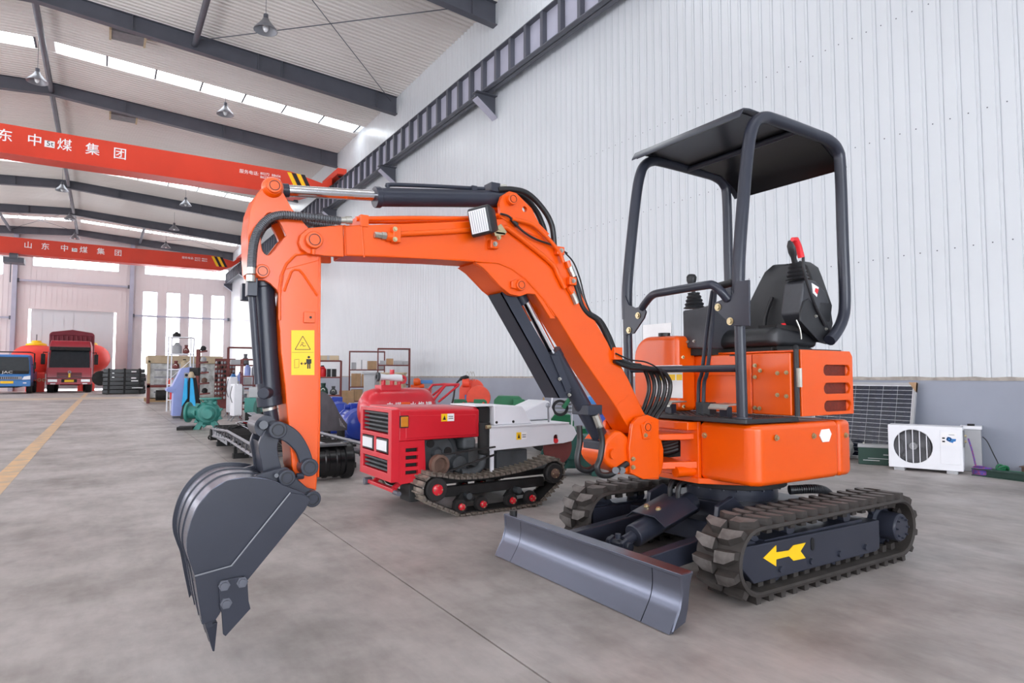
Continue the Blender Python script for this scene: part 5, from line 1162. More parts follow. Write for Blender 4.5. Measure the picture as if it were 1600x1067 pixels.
# curved chute plate with slots at its head
o = T('chute_plate', 'curved dark grey chute plate with slots leaning beside the excavator arm', 'chute', (2.80, 9.0, .40)); o.scale = (.42, .65, .95); q = cat2([(-.75,0,.46),(-.5,0,.44),(-.25,0,.33),(0,0,.12),(.25,0,-.03)], 5)
MB().skin([[(p.x,-.2,p.z),(p.x,.25,p.z),(p.x,.25,p.z-.012),(p.x,-.2,p.z-.012)] for p in q]).build('plate', 'dark_grey_steel', o)
MB().prism([(p.x,p.z) for p in q]+[(.25,-.12),(-.75,-.12)], 'y', -.205, -.195).build('cheek', 'dark_grey_steel', o)
for k in range(4): MB().tube([(-.02+.05*k,-.21,.06-.035*k),(.03+.05*k,-.21,-.05-.01*k)], .008, 6).build('slot_rib', 'grey_box', o)
MB().box((-.36,-.15,-.42), (-.28,.2,.3)).build('trestle', 'dirty_black', o, smooth=0); MB().box((.1,-.15,-.42), (.2,.2,-.06)).build('trestle', 'dirty_black', o, smooth=0)
# scraper heap: shiny flights at the conveyor's far head
o = T('steel_chain_heap', 'heap of shiny steel flights and black chain lying on the conveyor behind the bucket link', 'chain', px(392, 676, y=8.9)+Vector((0,0,.05))); random.seed(11)
for k in range(5): MB().box((-.13,-.05,0), (.13,.05,.012)).xf(Matrix.Translation((.05*k-.1, .1*k-.2, .03+.03*k)) @ Matrix.Rotation(.5*k, 4, 'Z') @ Matrix.Rotation(.5-.2*k, 4, 'Y')).build('flight', 'chrome' if k < 2 else 'grey_steel', o, smooth=0)
for k in range(9): MB().tube([(.035*math.cos(t)-.3+.055*k,.02*math.sin(t)+.02*(k % 2),.03+.015*math.sin(t+k)) for t in [2*PI*i/10 for i in range(11)]], .01, 5).build('chain_link', 'dirty_black', o)
o = T('chain_bundle', 'small bundle of black chain on the floor at the conveyor tip', 'chain', G(342, 686))
for k in range(8): MB().tube([(.06*math.cos(t)+.03*k-.1,.04*math.sin(t)+.03*(k % 3),.035+.03*math.sin(t*2+k)) for t in [2*PI*i/10 for i in range(11)]], .012, 5).build('chain_link', 'dirty_black', o)
# black ribbed drum
o = T('ribbed_drum', 'glossy black ribbed drum lying on the floor between excavator arm and red hood', 'drum', (1.95, 6.55, 0)); R_ = .185
MB().lathe([(R_*.8,0),(R_*.93,.0),(R_*.93,.05),(R_*.86,.06),(R_*.86,.25),(R_*.92,.26),(R_*.92,.29),(R_*.86,.3),(R_*.86,.36),(R_*.93,.37),(R_*.93,.4),(R_*.88,.41),(R_*.88,.45),(R_,.46),(R_,.53),(R_*.6,.53)], (-.32,0,R_), (1,0,0), 32).build('drum_body', 'black_gloss', o)
MB().annulus((.205,0,R_), (1,0,0), R_*.55, R_*.98, .02, 32).build('end_flange', 'dirty_black', o)
MB().box((-.35,-.12,.34), (.16,.06,.36)).build('cover_strip', 'dark_grey_steel', o, bevel=.004)
# blue electric motors
def motor(loc, rz, s, lab):
    o = T('electric_motor', lab, 'motor', loc, rz, 'blue electric motors'); R = .25*s
    MB().lathe([(R*.25,0),(R*.9,.0),(R,.04*s),(R,.10*s),(R*.93,.11*s),(R*.93,.5*s),(R,.51*s),(R,.58*s),(R*.9,.62*s),(R*.9,.74*s),(R*.6,.78*s)], (-.4*s,0,R+.04*s), (1,0,0), 28).build('motor_body', 'blue_motor', o)
    for k in range(14):
        a = PI*(k+.5)/14*2; c, n = math.cos(a), math.sin(a); MB().bar((-.28*s, R*.96*c, R+.04*s+R*.96*n), (.1*s, R*.96*c, R+.04*s+R*.96*n), .012*s, .02*s).build('cooling_fin', 'blue_motor', o, smooth=0)
    for x in (-.25, .08): MB().box(((x-.05)*s,-R,0), ((x+.05)*s,R,.06*s)).build('foot', 'blue_motor', o, bevel=.006)
    tb = MB().box((-.2*s,-.09*s,R*2), (.02*s,.09*s,R*2+.11*s)).build('terminal_box', 'blue_motor', o, bevel=.012); MB().cyl((-.09*s,-.09*s,R*2+.05*s), (-.09*s,-.17*s,R*2+.05*s), .04*s, 12).build('cable_gland', 'blue_motor', tb)
    MB().cyl((-.5*s,0,R+.04*s), (-.4*s,0,R+.04*s), .035*s, 12).build('shaft', 'zinc', o)
q = px(556, 690, z=0); motor((q.x, q.y, 0), math.radians(-98), 1.0, 'blue electric motor nearest the red hood')
q = px(526, 676, z=0); motor((q.x, q.y, 0), math.radians(-98), 1.08, 'blue electric motor with terminal box, second from the red hood')
# red wheeled fire tank with water cannon
o = T('fire_tank_trailer', 'red wheeled tank with white water cannon and push handle behind the red hood', 'trailer', (3.3, 8.0, 0))
MB().lathe([(.02,-.52),(.16,-.50),(.25,-.44),(.285,-.34),(.29,-.2),(.29,.3),(.27,.4),(.2,.47),(.02,.5)], (0,0,.60), (1,0,0), 32).build('tank', 'red_paint', o)
MB().box((-.28,-.12,.84), (.0,.12,.93)).build('cannon_base', 'red_paint', o, bevel=.01)
for x in (-.22,-.1,.0): MB().cyl((x,-.04,.93), (x,-.04,1.0), .03, 10).build('cannon_stand', 'red_paint', o)
c = MB().lathe([(.03,0),(.045,.0),(.05,.08),(.035,.2),(.045,.28),(.05,.3)], (.02,-.06,1.02), (-1,0,.05), 16).build('water_cannon', 'white_paint', o); MB().annulus((-.29,-.06,1.035), (-1,0,.05), .03, .06, .03, 18).build('cannon_nozzle', 'engine_grey', c)
MB().annulus((.04,-.06,1.0), (0,1,0), .03, .06, .05, 16).cyl((-.1,-.04,1.05), (-.1,-.04,1.13), .03, 10).build('cannon_elbow', 'red_paint', o)
MB().tube([(.42,-.2,.72),(.60,-.2,.92),(.80,-.2,.93),(.80,.2,.93),(.60,.2,.92),(.42,.2,.72)], .018, 8).tube([(.50,-.2,.70),(.80,-.2,.92)], .016, 8).tube([(.50,.2,.70),(.80,.2,.92)], .016, 8).build('push_handle', 'red_paint', o)
for s in (-1, 1): MB().lathe([(.06,0),(.2,0),(.22,.03),(.22,.07),(.2,.1),(.06,.1)], (.1,s*.36-.05,.22), (0,1,0), 24).build('wheel', 'dirty_black', o)
MB().cyl((.1,-.36,.22), (.1,.36,.22), .025, 10).box((-.4,-.2,.27), (.4,.2,.33)).box((-.4,-.04,0), (-.34,.04,.3)).build('undercarriage', 'red_paint', o)
for chx, xx in zip('中煤水炮罐', (-.22,-.11,.1,.21,.32)): text(chx, .09, 'lettering', 'sign_white', o, (xx, -.285, .665), (math.radians(77), 0, 0), .004)
MB().box((-.065,-.30,.63), (.05,-.27,.71)).build('orange_patch', 'orange', o, smooth=0)
# ---- shelving racks
def rack(loc, rz, w, d, zs, lab, m='rust_red', t=.03, group='rust red shelving racks', brace=False):
    o = T('shelving_rack', lab, 'shelf', loc, rz, group); hh = zs[-1]
    for x in (-w/2, w/2):
        for y in (0, d): MB().box((x-t/2,y-t/2,0), (x+t/2,y+t/2,hh-.002)).build('upright', m, o, smooth=0)
    for z in zs: MB().box((-w/2,-t/2,z-.03), (w/2,d+t/2,z)).build('shelf_board', m, o, smooth=0)
    if brace:
        MB().bar((-w/2,0,.9), (w/2,0,1.5), .015, .015, (0,1,0)).build('brace', m, o, smooth=0)
    return o
random.seed(21)
def goods(base, rz, w, d, z, spec, where, group):
    """boxes and jars set side by side on one shelf; spec: (kind, width, height, material)"""
    x = -w/2+.06; M = Matrix.Translation(base) @ Matrix.Rotation(rz, 4, 'Z')
    for kind, bw, bh, m, desc in spec:
        p = M @ Vector((x+bw/2, d*.45, z+.003)); 
        if kind == 'box':
            o = T('storage_box', desc+' '+where, 'box', p, rz, group)
            MB().box((-bw/2,-d*.32,0), (bw/2,d*.3,bh)).build('carton', m, o, bevel=.006); MB().box((-bw*.06,-d*.323,0), (bw*.06,-d*.30,bh+.002)).build('tape', 'wood' if m == 'cardboard' else 'grey_box', o, smooth=0)
        elif kind == 'jar':
            o = T('metal_canister', desc+' '+where, 'canister', p, rz, group)
            MB().lathe([(bw*.45,0),(bw*.5,.02),(bw*.5,bh*.75),(bw*.3,bh*.9),(bw*.3,bh)], (0,0,0), (0,0,1), 16).build('canister_body', m, o); MB().cyl((0,0,bh), (0,0,bh+.03), bw*.2, 12).build('canister_cap', 'dirty_black', o)
        else:
            o = T('pump_part', desc+' '+where, 'machine part', p, rz, group)
            MB().lathe([(bw*.2,0),(bw*.48,.03),(bw*.42,bh*.5),(bw*.2,bh*.7),(bw*.25,bh)], (0,0,0), (0,0,1), 14).build('part_casing', m, o); MB().cyl((0,-bw*.4,bh*.4), (0,bw*.4,bh*.4), bw*.2, 12).build('part_shaft', 'zinc', o)
        x += bw+.02
# rack in front of the right wall, two side by side
def face(u, w0): # rack position from the column of its centre and its distance
    r = FW*F+RT*(u-800); s = w0/ (F*math.cos(TL)**0) ; return Vector((r.x*s, r.y*s, 0))
ra = -math.radians(20)
b1 = face(574, 20.5); rack(b1, ra, 1.10, .5, (.25,.7,1.25,1.84), 'rust red shelving rack left of the taller rack, behind the red tank')
b2 = face(616, 18.8); rack(b2, ra, .92, .5, (.25,.8,1.37,1.86), 'tallest rust red shelving rack behind the white water cannon')
b3 = face(513, 16.2); rack(b3, ra, .62, .5, (.2,.56,1.02,1.44), 'low rust red rack with a red jug beside the excavator arm')
b4 = face(379, 17.6); rack(b4, math.radians(-5), .68, .45, (.3,.8,1.35,1.84), 'rust red shelving rack behind the bucket cylinder, left of the arm')
b5 = face(394, 15.6); rack(b5, math.radians(-5), .40, .45, (.25,.75,1.05,1.46), 'rust red rack half hidden by the bucket cylinder')
goods(b1, ra, 1.10, .5, 1.25, [('box',.14,.22,'grey_box','grey carton'),('box',.32,.30,'sign_white','white carton'),('box',.3,.27,'cardboard','brown carton'),('box',.2,.2,'grey_box','small grey carton')], 'on the second shelf of the left wall rack', 'boxes on the left wall rack')
goods(b1, ra, 1.10, .5, .7, [('box',.3,.42,'cardboard','tall brown carton'),('box',.26,.40,'cardboard','open brown carton'),('jar',.16,.28,'dark_green','dark green canister'),('box',.2,.3,'grey_box','grey carton')], 'on the third shelf of the left wall rack', 'boxes on the left wall rack')
goods(b1, ra, 1.10, .5, .25, [('box',.36,.36,'cardboard','wide brown carton'),('box',.3,.32,'cardboard','squat brown carton')], 'on the lowest shelf of the left wall rack', 'boxes on the left wall rack')
goods(b2, ra, .92, .5, 1.37, [('box',.16,.12,'grey_box','flat grey carton'),('box',.2,.18,'cardboard','brown carton'),('box',.24,.12,'grey_box','long grey carton'),('box',.16,.11,'grey_box','short grey carton')], 'on the upper shelf of the tallest rack', 'boxes on the tallest rack')
goods(b2, ra, .92, .5, .8, [('box',.26,.25,'sign_white','white carton'),('part',.22,.3,'grey_steel','grey pump part'),('box',.26,.2,'truck_blue','blue carton')], 'on the middle shelf of the tallest rack', 'boxes on the tallest rack')
goods(b3, ra, .62, .5, 1.44, [('box',.5,.12,'canvas_tan','flat tan carton')], 'on top of the low red jug rack', 'goods on the jug rack')
goods(b3, ra, .62, .5, 1.02, [('jar',.2,.26,'red_plastic','bright red jug'),('box',.22,.2,'dirty_black','black carton')], 'on the second shelf of the low jug rack', 'goods on the jug rack')
goods(b3, ra, .62, .5, .56, [('part',.26,.3,'dark_green','dark green pump part'),('part',.2,.22,'engine_grey','grey pump part')], 'on the third shelf of the low jug rack', 'goods on the jug rack')
goods(b3, ra, .62, .5, .2, [('box',.2,.2,'grey_box','pale carton'),('jar',.2,.2,'yellow_paint','yellow canister')], 'on the bottom shelf of the low jug rack', 'goods on the jug rack')
goods(b4, math.radians(-5), .68, .45, 1.35, [('box',.26,.14,'grey_box','flat grey carton'),('part',.2,.3,'dark_grey_steel','dark pump part')], 'on the upper shelf left of the bucket cylinder', 'goods beside the bucket cylinder')
goods(b4, math.radians(-5), .68, .45, .8, [('jar',.16,.3,'truck_blue','blue canister'),('jar',.16,.32,'kiosk_blue','pale blue canister'),('box',.18,.2,'grey_box','grey carton')], 'on the middle shelf left of the bucket cylinder', 'goods beside the bucket cylinder')
goods(b4, math.radians(-5), .68, .45, .3, [('part',.26,.3,'engine_grey','grey pump part'),('part',.22,.25,'grey_steel','bright steel pump part')], 'on the bottom shelf left of the bucket cylinder', 'goods beside the bucket cylinder')
goods(b5, math.radians(-5), .40, .45, 1.05, [('jar',.14,.26,'kiosk_blue','slim pale canister'),('jar',.14,.25,'grey_steel','slim steel canister')], 'on the rack hidden by the bucket cylinder', 'goods beside the bucket cylinder')
# control cabinets behind the red tank
for u0, u1, v0, w0, m, lab in ((569,588,584,13.2,'grey_box','tall grey control cabinet left of the water cannon'), (588,631,584,14.0,'canvas_tan','wide beige control cabinet behind the water cannon')):
    c = face((u0+u1)/2, w0); wd = (u1-u0)*w0/1000; hh = 1.05-(v0-587)*w0/1000
    o = T('control_cabinet', lab, 'cabinet', c, -YW, 'control cabinets')
    MB().box((-wd/2,0,.05), (wd/2,.35,hh)).build('cabinet_body', m, o, bevel=.008); dr = MB().box((-wd/2+.02,-.02,.1), (wd/2-.02,0,hh-.05)).build('cabinet_door', m, o, bevel=.006)
    MB().box((wd*.32,-.035,hh*.5), (wd*.36,-.02,hh*.6)).build('handle', 'zinc', dr, smooth=0); MB().box((-wd/2-.02,-.04,hh), (wd/2+.02,.38,hh+.03)).build('rain_hood', m, o, bevel=.004)
    for k in range(5): MB().box((-wd*.3,-.026,hh*.62+.04*k), (-wd*.1,-.02,hh*.62+.04*k+.012)).build('louver', m, dr, smooth=0)
    for x in (-wd/2+.03, wd/2-.06): MB().box((x,.02,0), (x+.03,.33,.05)).build('plinth', 'dirty_black', o, smooth=0)
# orange clutter between cabinet and wall
c = face(655, 14.6); o = T('tool_cart', 'orange tool cart with blue and grey tools behind the push handle', 'cart', c, -YW)
MB().box((-.25,-.15,.72), (.28,.2,.76)).build('tray', 'orange_red', o, bevel=.01); MB().box((-.25,-.15,.3), (.28,.2,.33)).build('tray', 'orange_red', o, bevel=.01)
for x in (-.23,.25):
    for y in (-.13,.18): MB().box((x-.015,y-.015,0), (x+.015,y+.015,.74)).build('leg', 'orange_red', o, smooth=0)
MB().cyl((-.18,0,.80), (.12,0,.82), .045, 14).build('orange_tool', 'orange', o); MB().lathe([(.05,0),(.09,.02),(.09,.12),(.05,.16)], (-.12,-.02,.9), (1,0,.1), 14).build('drill_body', 'orange', o)
MB().box((.0,.02,.87), (.3,.14,.95)).build('blue_tool', 'truck_blue', o, bevel=.01); MB().box((-.1,.02,.76), (.05,.14,.88)).build('grey_tool', 'engine_grey', o, bevel=.01)
# orange winch on a stand by the wall
c = face(738, 13.4); o = T('winch_machine', 'orange red winch machine with black cable standing by the grey wall base', 'winch', c, -YW)
MB().box((-.32,-.2,.18), (.36,.3,.44)).build('winch_base', 'orange_red', o, bevel=.03); MB().lathe([(.05,0),(.24,0),(.25,.03),(.25,.16),(.24,.19),(.05,.19)], (.14,-.26,.60), (0,1,0), 30).build('drum_housing', 'orange_red', o)
MB().lathe([(.05,0),(.22,0),(.22,.05),(.1,.06),(.1,.2),(.22,.21),(.22,.26)], (.02,.0,.76), (0,1,0), 28).build('cable_drum', 'orange_red', o)
MB().prism([(-.28,.4),(-.05,.4),(-.02,.9),(-.14,.98),(-.26,.8)], 'y', -.05, .2).build('winch_frame', 'orange_red', o, bevel=.02)
MB().cyl((-.2,-.06,.9), (-.05,-.06,.9), .09, 18).build('gear_motor', 'orange_red', o, bevel=.01); MB().box((-.14,-.2,.5), (-.0,-.12,.66)).build('switch_box', 'truck_blue', o, bevel=.01); MB().box((-.1,-.21,.55), (-.04,-.2,.62)).build('switch_plate', 'dirty_black', o, smooth=0)
MB().lathe([(.02,0),(.1,.0),(.11,.04),(.06,.08)], (-.16,0,.97), (-.3,0,1), 16).build('cable_head', 'dirty_black', o)
MB().tube(cat2([(-.24,-.05,.98),(-.34,-.08,.85),(-.38,-.1,.6),(-.44,-.1,.35),(-.5,-.1,.1)], 6), .02, 8).build('power_cable', 'hose', o)
for x in (-.12,-.05,.0): MB().tube(cat2([(x,0,.95),(x,0,1.1),(x+.03,0,1.12),(x+.07,0,.95)], 5), .007, 6).build('wire_rope', 'zinc', o)
for x in (-.28,.3): MB().cyl((x,-.22,.1), (x,.3,.1), .1, 18).build('roller_foot', 'dirty_black', o)
# green tillage machine behind the carrier
c = face(765, 9.2); o = T('green_mining_machine', 'green machine with lug plates and rounded housing behind the red carrier', 'machine', c, -YW)
MB().box((-.55,-.1,.28), (1.2,.4,.42)).build('chassis', 'green', o, bevel=.02)
for x in (-.44,-.16,.40): 
    for y in (-.12,.0): MB().prism(arc(x+.07,.66,.055,-90,90,8)+[(x-.06,.715),(x-.06,.605)], 'y', y, y+.025, holes=[circ(x+.075,.66,.018,10)]).build('lug_plate', 'green', o, bevel=.004)
    MB().box((x-.08,-.12,.42), (x+.0,.02,.62)).build('lug_post', 'green', o, bevel=.006)
MB().prism([(.06,.42),(.48,.42),(.48,.66)]+arc(.38,.66,.10,0,70,5)+[(.12,.76),(.06,.70)], 'y', .05, .42).build('rounded_housing', 'green', o, bevel=.03, seg=3)
MB().annulus((-.26,-.05,.58), (0,1,0), .06, .1, .05, 20).build('guide_wheel', 'rust', o)
MB().lathe([(.05,0),(.06,.03),(.03,.1),(.035,.2),(.008,.3)], (.78,.1,.44), (0,0,1), 12).build('spike_tool', 'wood', o)
MB().box((.65,-.1,.40), (1.15,.3,.50)).build('deck', 'green', o, bevel=.01)
for x in (-.45,.1,.75): MB().lathe([(.05,0),(.19,0),(.2,.02),(.2,.08),(.05,.1)], (x,-.2,.2), (0,1,0), 22).build('wheel', 'dirty_black', o)
# white ladder frame and wheel behind the boom cylinder
c = face(882, 8.6); o = T('spoked_wheel_cart', 'green cart with black wheel and white slatted guard behind the boom cylinder', 'cart', c, -YW)
MB().annulus((-.06,0,.62), (0,1,0), .075, .11, .06, 24).build('wheel', 'dirty_black', o); MB().bar((-.02,.03,.62), (.14,.03,.85), .05, .12, (0,1,0)).build('green_chute', 'green', o, smooth=0)
MB().bar((-.2,.1,.35), (-.14,.1,.98), .02, .03, (0,1,0)).build('guard_post', 'white_paint', o, smooth=0); MB().bar((.1,.1,.35), (.12,.1,.9), .02, .03, (0,1,0)).build('guard_post', 'white_paint', o, smooth=0)
for k in range(8): MB().box((-.16+.005*k,.095,.55+.05*k), (.11,.105,.575+.05*k)).build('guard_slat', 'grey_box', o, smooth=0)
MB().box((-.3,-.05,.25), (.35,.3,.35)).box((-.25,0,0), (-.19,.2,.25)).box((.25,0,0), (.31,.2,.25)).build('cart_frame', 'green', o, smooth=0)
# blue pump behind boom cylinder
c = face(936, 8.0); o = T('blue_pump', 'bright blue pump unit seen between boom cylinder and boom', 'pump', c, -YW)
MB().box((-.16,-.1,.48), (.16,.2,.80)).build('pump_casing', 'truck_blue', o, bevel=.04); MB().cyl((.0,-.12,.42), (.0,.2,.42), .16, 22).build('volute', 'blue_motor', o, bevel=.02)
MB().cyl((-.18,.0,.72), (-.1,.0,.72), .05, 14).cyl((-.16,-.12,.66), (-.16,-.06,.66), .03, 12).build('inlet_flange', 'rust', o); MB().box((-.2,-.15,0), (.2,.25,.27)).build('pump_plinth', 'dark_green', o, bevel=.01)
# dark teal gearbox with spoked wheel behind the swing post
c = px(918, 760, z=0); o = T('gearbox_unit', 'dark green gearbox with bolted round cover behind the blade cylinder', 'gearbox', (c.x+.25, c.y+.55, 0), -YW)
MB().lathe([(.03,0),(.15,0),(.16,.01),(.16,.2),(.12,.24)], (-.02,-.1,.34), (0,1,0), 28).build('round_cover', 'dark_teal', o, bevel=.006)
for k in range(8): MB().cyl((-.02+.13*math.cos(k*PI/4),-.108,.34+.13*math.sin(k*PI/4)), (-.02+.13*math.cos(k*PI/4),-.1,.34+.13*math.sin(k*PI/4)), .009, 6).build('cover_bolt', 'dark_teal', o)
MB().box((-.25,.0,.08), (.3,.3,.42)).build('gear_case', 'dark_teal', o, bevel=.03); MB().annulus((-.18,-.04,.2), (0,1,0), .13,.16,.04,28).build('hand_wheel', 'dark_teal', o)
for k in range(3): MB().bar((-.18-.14*math.cos(k*PI/3),-.02,.2-.14*math.sin(k*PI/3)), (-.18+.14*math.cos(k*PI/3),-.02,.2+.14*math.sin(k*PI/3)), .02,.02,(0,1,0)).build('wheel_spoke', 'dark_teal', o, smooth=0)
for x in (-.22,.24): MB().box((x-.04,.0,0), (x+.04,.3,.1)).build('foot', 'dark_teal', o, bevel=.006)
a, b_ = px(1004, 508, x=8.38), px(1049, 562, x=8.38); o = T('wall_poster', 'off-white paper poster on the wall behind the excavator fuel tank', 'poster', (8.385, (a.y+b_.y)/2, (a.z+b_.z)/2))
hw, hh = abs(a.y-b_.y)/2, abs(a.z-b_.z)/2; MB().box((0,-hw,-hh), (.006,hw,hh)).build('sheet', 'sign_white', o, smooth=0)
MB().box((-.002,hw*.62,-hh*.5), (0,hw*.7,hh*.1)).box((-.002,hw*.5,-hh*.15), (0,hw*.82,-hh*.05)).build('red_print', 'red_plastic', o, smooth=0)
# cartons on the floor by the racks
for u, w0, bw, bh, m, lab in ((543,18.6,.42,.62,'cardboard','large brown carton on the floor between the two rust red racks'), (547,16.6,.36,.32,'cardboard','small brown carton on the floor in front of the large one'), (520,14.2,.62,.42,'sign_white','long white carton on the floor behind the blue motors')):
    c = face(u, w0); o = T('storage_box', lab, 'box', c, -YW+.2); MB().box((-bw/2,-.18,0), (bw/2,.18,bh)).build('carton', m, o, bevel=.008); MB().box((-.03,-.183,0), (.03,.183,bh+.002)).build('tape', 'wood', o, smooth=0)
# ================================================================== LEFT MIDDLE GROUND
# teal centrifugal pump
c = G(326, 671); o = T('centrifugal_pump', 'teal cast centrifugal pump with flanges and splayed feet on the open floor', 'pump', (c[0], c[1]+.15, 0), math.radians(-14))
MB().lathe([(.05,-.12),(.2,-.12),(.235,-.06),(.24,.0),(.235,.06),(.17,.13)], (.0,0,.31), (0,-1,0), 30).build('volute', 'teal', o, bevel=.006)
MB().lathe([(.16,.1),(.16,.13),(.13,.14),(.12,.26),(.09,.3),(.07,.3)], (.02,0,.31), (0,-1,0), 26).build('bearing_housing', 'teal', o)
MB().lathe([(.115,-.02),(.115,.1),(.11,.12),(.2,.125),(.2,.155),(.1,.155)], (.04,0,.46), (0,0,1), 26).build('discharge_flange', 'teal', o)
MB().lathe([(.1,0),(.12,.15),(.13,.28),(.2,.29),(.2,.33),(.1,.33)], (-.06,.02,.33), (-1,.25,0), 26).build('suction_pipe', 'teal', o)
for k in range(9):
    a = 2*PI*k/9+.3; cx, cz = .22*math.cos(a), .31+.22*math.sin(a); MB().prism([(cx-.05*math.sin(a),cz+.05*math.cos(a)),(cx+.05*math.sin(a),cz-.05*math.cos(a)),(cx+.075*math.cos(a),cz+.075*math.sin(a))], 'y', -.13, .05).build('casing_lug', 'teal', o, bevel=.008)
for s in (-1, 1): MB().skin([[(s*.1-.05,-.1,.16),(s*.1+.05,-.1,.16),(s*.1+.05,.08,.16),(s*.1-.05,.08,.16)], [(s*.19-.06,-.14,0),(s*.19+.06,-.14,0),(s*.19+.06,.12,0),(s*.19-.06,.12,0)]]).build('foot', 'teal', o, bevel=.006)
MB().tube([(-.1,0,.5),(-.14,0,.56),(-.08,0,.57),(-.05,0,.52)], .014, 6).build('lifting_eye', 'teal', o)
MB().box((-.52,-.2,0), (-.24,.2,.06)).build('skid', 'dirty_black', o, smooth=0)
# lavender control console
ky = 17.8; kp = xz([(300,573),(284,575),(269,604),(262,605),(262,612),(271,614),(269,650),(290,650),(297,612),(300,600)], ky)
o = thing('control_console', 'lavender blue slant-front control console standing behind the teal pump', 'console', (kp[0][0]-.2, ky+.2, 0), world=True)
kp = [(x, max(z, .03)) for x, z in kp]; MB().prism(kp, 'y', ky, ky+.45).build('cabinet', 'kiosk_blue', o, bevel=.01)
kb = px(266, 609, y=ky); MB().box((kb.x-.08, ky-.01, kb.z-.03), (kb.x+.12, ky+.46, kb.z+.03)).build('desk_ledge', 'kiosk_blue', o, bevel=.01); MB().box((kp[6][0]+.02, ky+.03, 0), (kp[7][0]-.02, ky+.4, .03)).build('plinth', 'steel_grey', o, smooth=0)
kq = px(292, 586, y=ky); MB().box((kq.x-.06, ky-.004, kq.z-.07), (kq.x+.04, ky, kq.z+.06)).build('gauge_plate', 'grey_box', o, smooth=0); MB().cyl((kq.x-.01, ky-.008, kq.z), (kq.x-.01, ky-.003, kq.z), .035, 14).build('gauge', 'dirty_black', o)
# black machine under a cyan cloth
c = face(302, 15.8); o = T('covered_machine', 'black upright machine with bright cyan cloth hanging over it', 'machine', c, -YW)
MB().skin([[(-.2,-.15,0),(.2,-.15,0),(.2,.2,0),(-.2,.2,0)],[(-.14,-.1,.55),(.12,-.1,.55),(.12,.15,.55),(-.14,.15,.55)],[(-.06,-.06,1.0),(.05,-.06,1.0),(.05,.1,1.0),(-.06,.1,1.0)]]).build('machine_body', 'dirty_black', o, bevel=.01)
for xs in ((-.13,-.09,-.03,-.02), (.04,.05,.1,.13)): MB().prism([(xs[0]-.02,.3) if xs[0] < 0 else (xs[0],.3),(xs[3]+.07,.22) if xs[0] > 0 else (xs[3],.5),(xs[2],.98),(xs[1],1.0)], 'y', -.19, -.16).build('cloth', 'cyan', o, smooth=0)
MB().lathe([(.06,0),(.07,.05),(.05,.12),(.03,.15)], (0,-.05,1.0), (0,0,1), 14).build('bottle_head', 'canvas_tan', o); MB().box((-.08,0,1.05), (.14,.12,1.25)).build('motor_box', 'dirty_black', o, bevel=.01)
# white oil radiators
def heater(loc, rz, lab, hh):
    o = T('radiator_heater', lab, 'heater', loc, rz, 'white radiator heaters'); 
    for k in range(4): MB().box((-.085+.045*k,-.06,.12), (-.055+.045*k,.3,hh)).build('fin', 'ac_white', o, bevel=.014, seg=2)
    MB().box((-.09,-.075,.14), (.085,-.06,hh-.03)).build('front_plate', 'ac_white', o, bevel=.006)
    for y in (-.02,.24): MB().tube([(-.14,y,0),(-.08,y,.12),(.08,y,.12),(.14,y,0)], .012, 6).build('stand', 'grey_steel', o)
    MB().tube(cat2([(-.13,-.03,hh-.05),(-.17,-.05,hh*.7),(-.13,-.06,hh*.5)], 5), .008, 6).build('power_lead', 'hose', o); MB().box((.12,-.03,hh*.7), (.14,.1,hh*.9)).build('control_box', 'grey_box', o, smooth=0)
c = face(366, 16.3); heater(c, .1, 'taller white radiator heater standing behind the other one', 1.02); c = face(373, 14.9); heater(c, .1, 'shorter white radiator heater in front, with black lead', .86)
# teal motor block and blue fan behind the bucket cylinder
c = face(399, 13.2); o = T('diesel_engine', 'teal engine block on black stand behind the bucket cylinder', 'engine', c, -YW); MB().box((-.16,-.1,.30), (.16,.25,.60)).build('engine_block', 'teal', o, bevel=.02); MB().box((-.1,-.05,.6), (.1,.2,.82)).build('cylinder_head', 'grey_box', o, bevel=.02); MB().box((-.15,-.08,0), (.15,.22,.3)).build('stand', 'dirty_black', o, bevel=.01)
for k in range(4): MB().box((-.165,-.105,.34+.06*k), (.165,-.095,.36+.06*k)).build('cooling_rib', 'teal', o, smooth=0)
c = face(424, 12.2); o = T('axial_fan', 'dark teal round axial fan between bucket cylinder and arm', 'fan', c, -YW); MB().annulus((0,0,.42), (0,1,0), .26, .32, .2, 32).build('fan_ring', 'dark_teal', o); MB().cyl((0,.02,.42), (0,.16,.42), .07, 16).build('fan_hub', 'dark_teal', o)
for k in range(6): MB().bar((.06*math.cos(k*PI/3),.1,.42+.06*math.sin(k*PI/3)), (.25*math.cos(k*PI/3),.1,.42+.25*math.sin(k*PI/3)), .01,.1,(0,1,0)).build('fan_blade', 'dark_teal', o, smooth=0)
MB().box((-.22,0,0), (-.14,.2,.22)).box((.14,0,0), (.22,.2,.22)).build('fan_foot', 'dark_teal', o, smooth=0)
# white rack with pots and parts
b6 = face(281, 18.9); rack(b6, -YW*.5, .60, .45, (.35,.8,1.25,1.7,2.2), 'white metal rack crowded with pots and parts behind the lavender console', 'white_paint', .035, None, True)
for z, sp, n in ((2.2, [('jar',.22,.12,'dirty_black','dark pot')], 'on top of the white rack'), (1.7, [('jar',.26,.3,'grey_box','big pale pot'),('part',.2,.26,'rust_red','rust red part')], 'on the upper shelf of the white rack'), (1.25, [('part',.22,.24,'rust_red','rust red part'),('jar',.2,.26,'canvas_tan','tan pot')], 'on the middle shelf of the white rack'), (.8, [('part',.24,.26,'grey_steel','steel part'),('part',.2,.2,'dirty_black','black part')], 'on the lower shelf of the white rack'), (.35, [('box',.3,.3,'red_plastic','red crate')], 'on the lowest shelf of the white rack')):
    goods(b6, -YW*.5, .60, .45, z, sp, n, 'goods on the white rack')
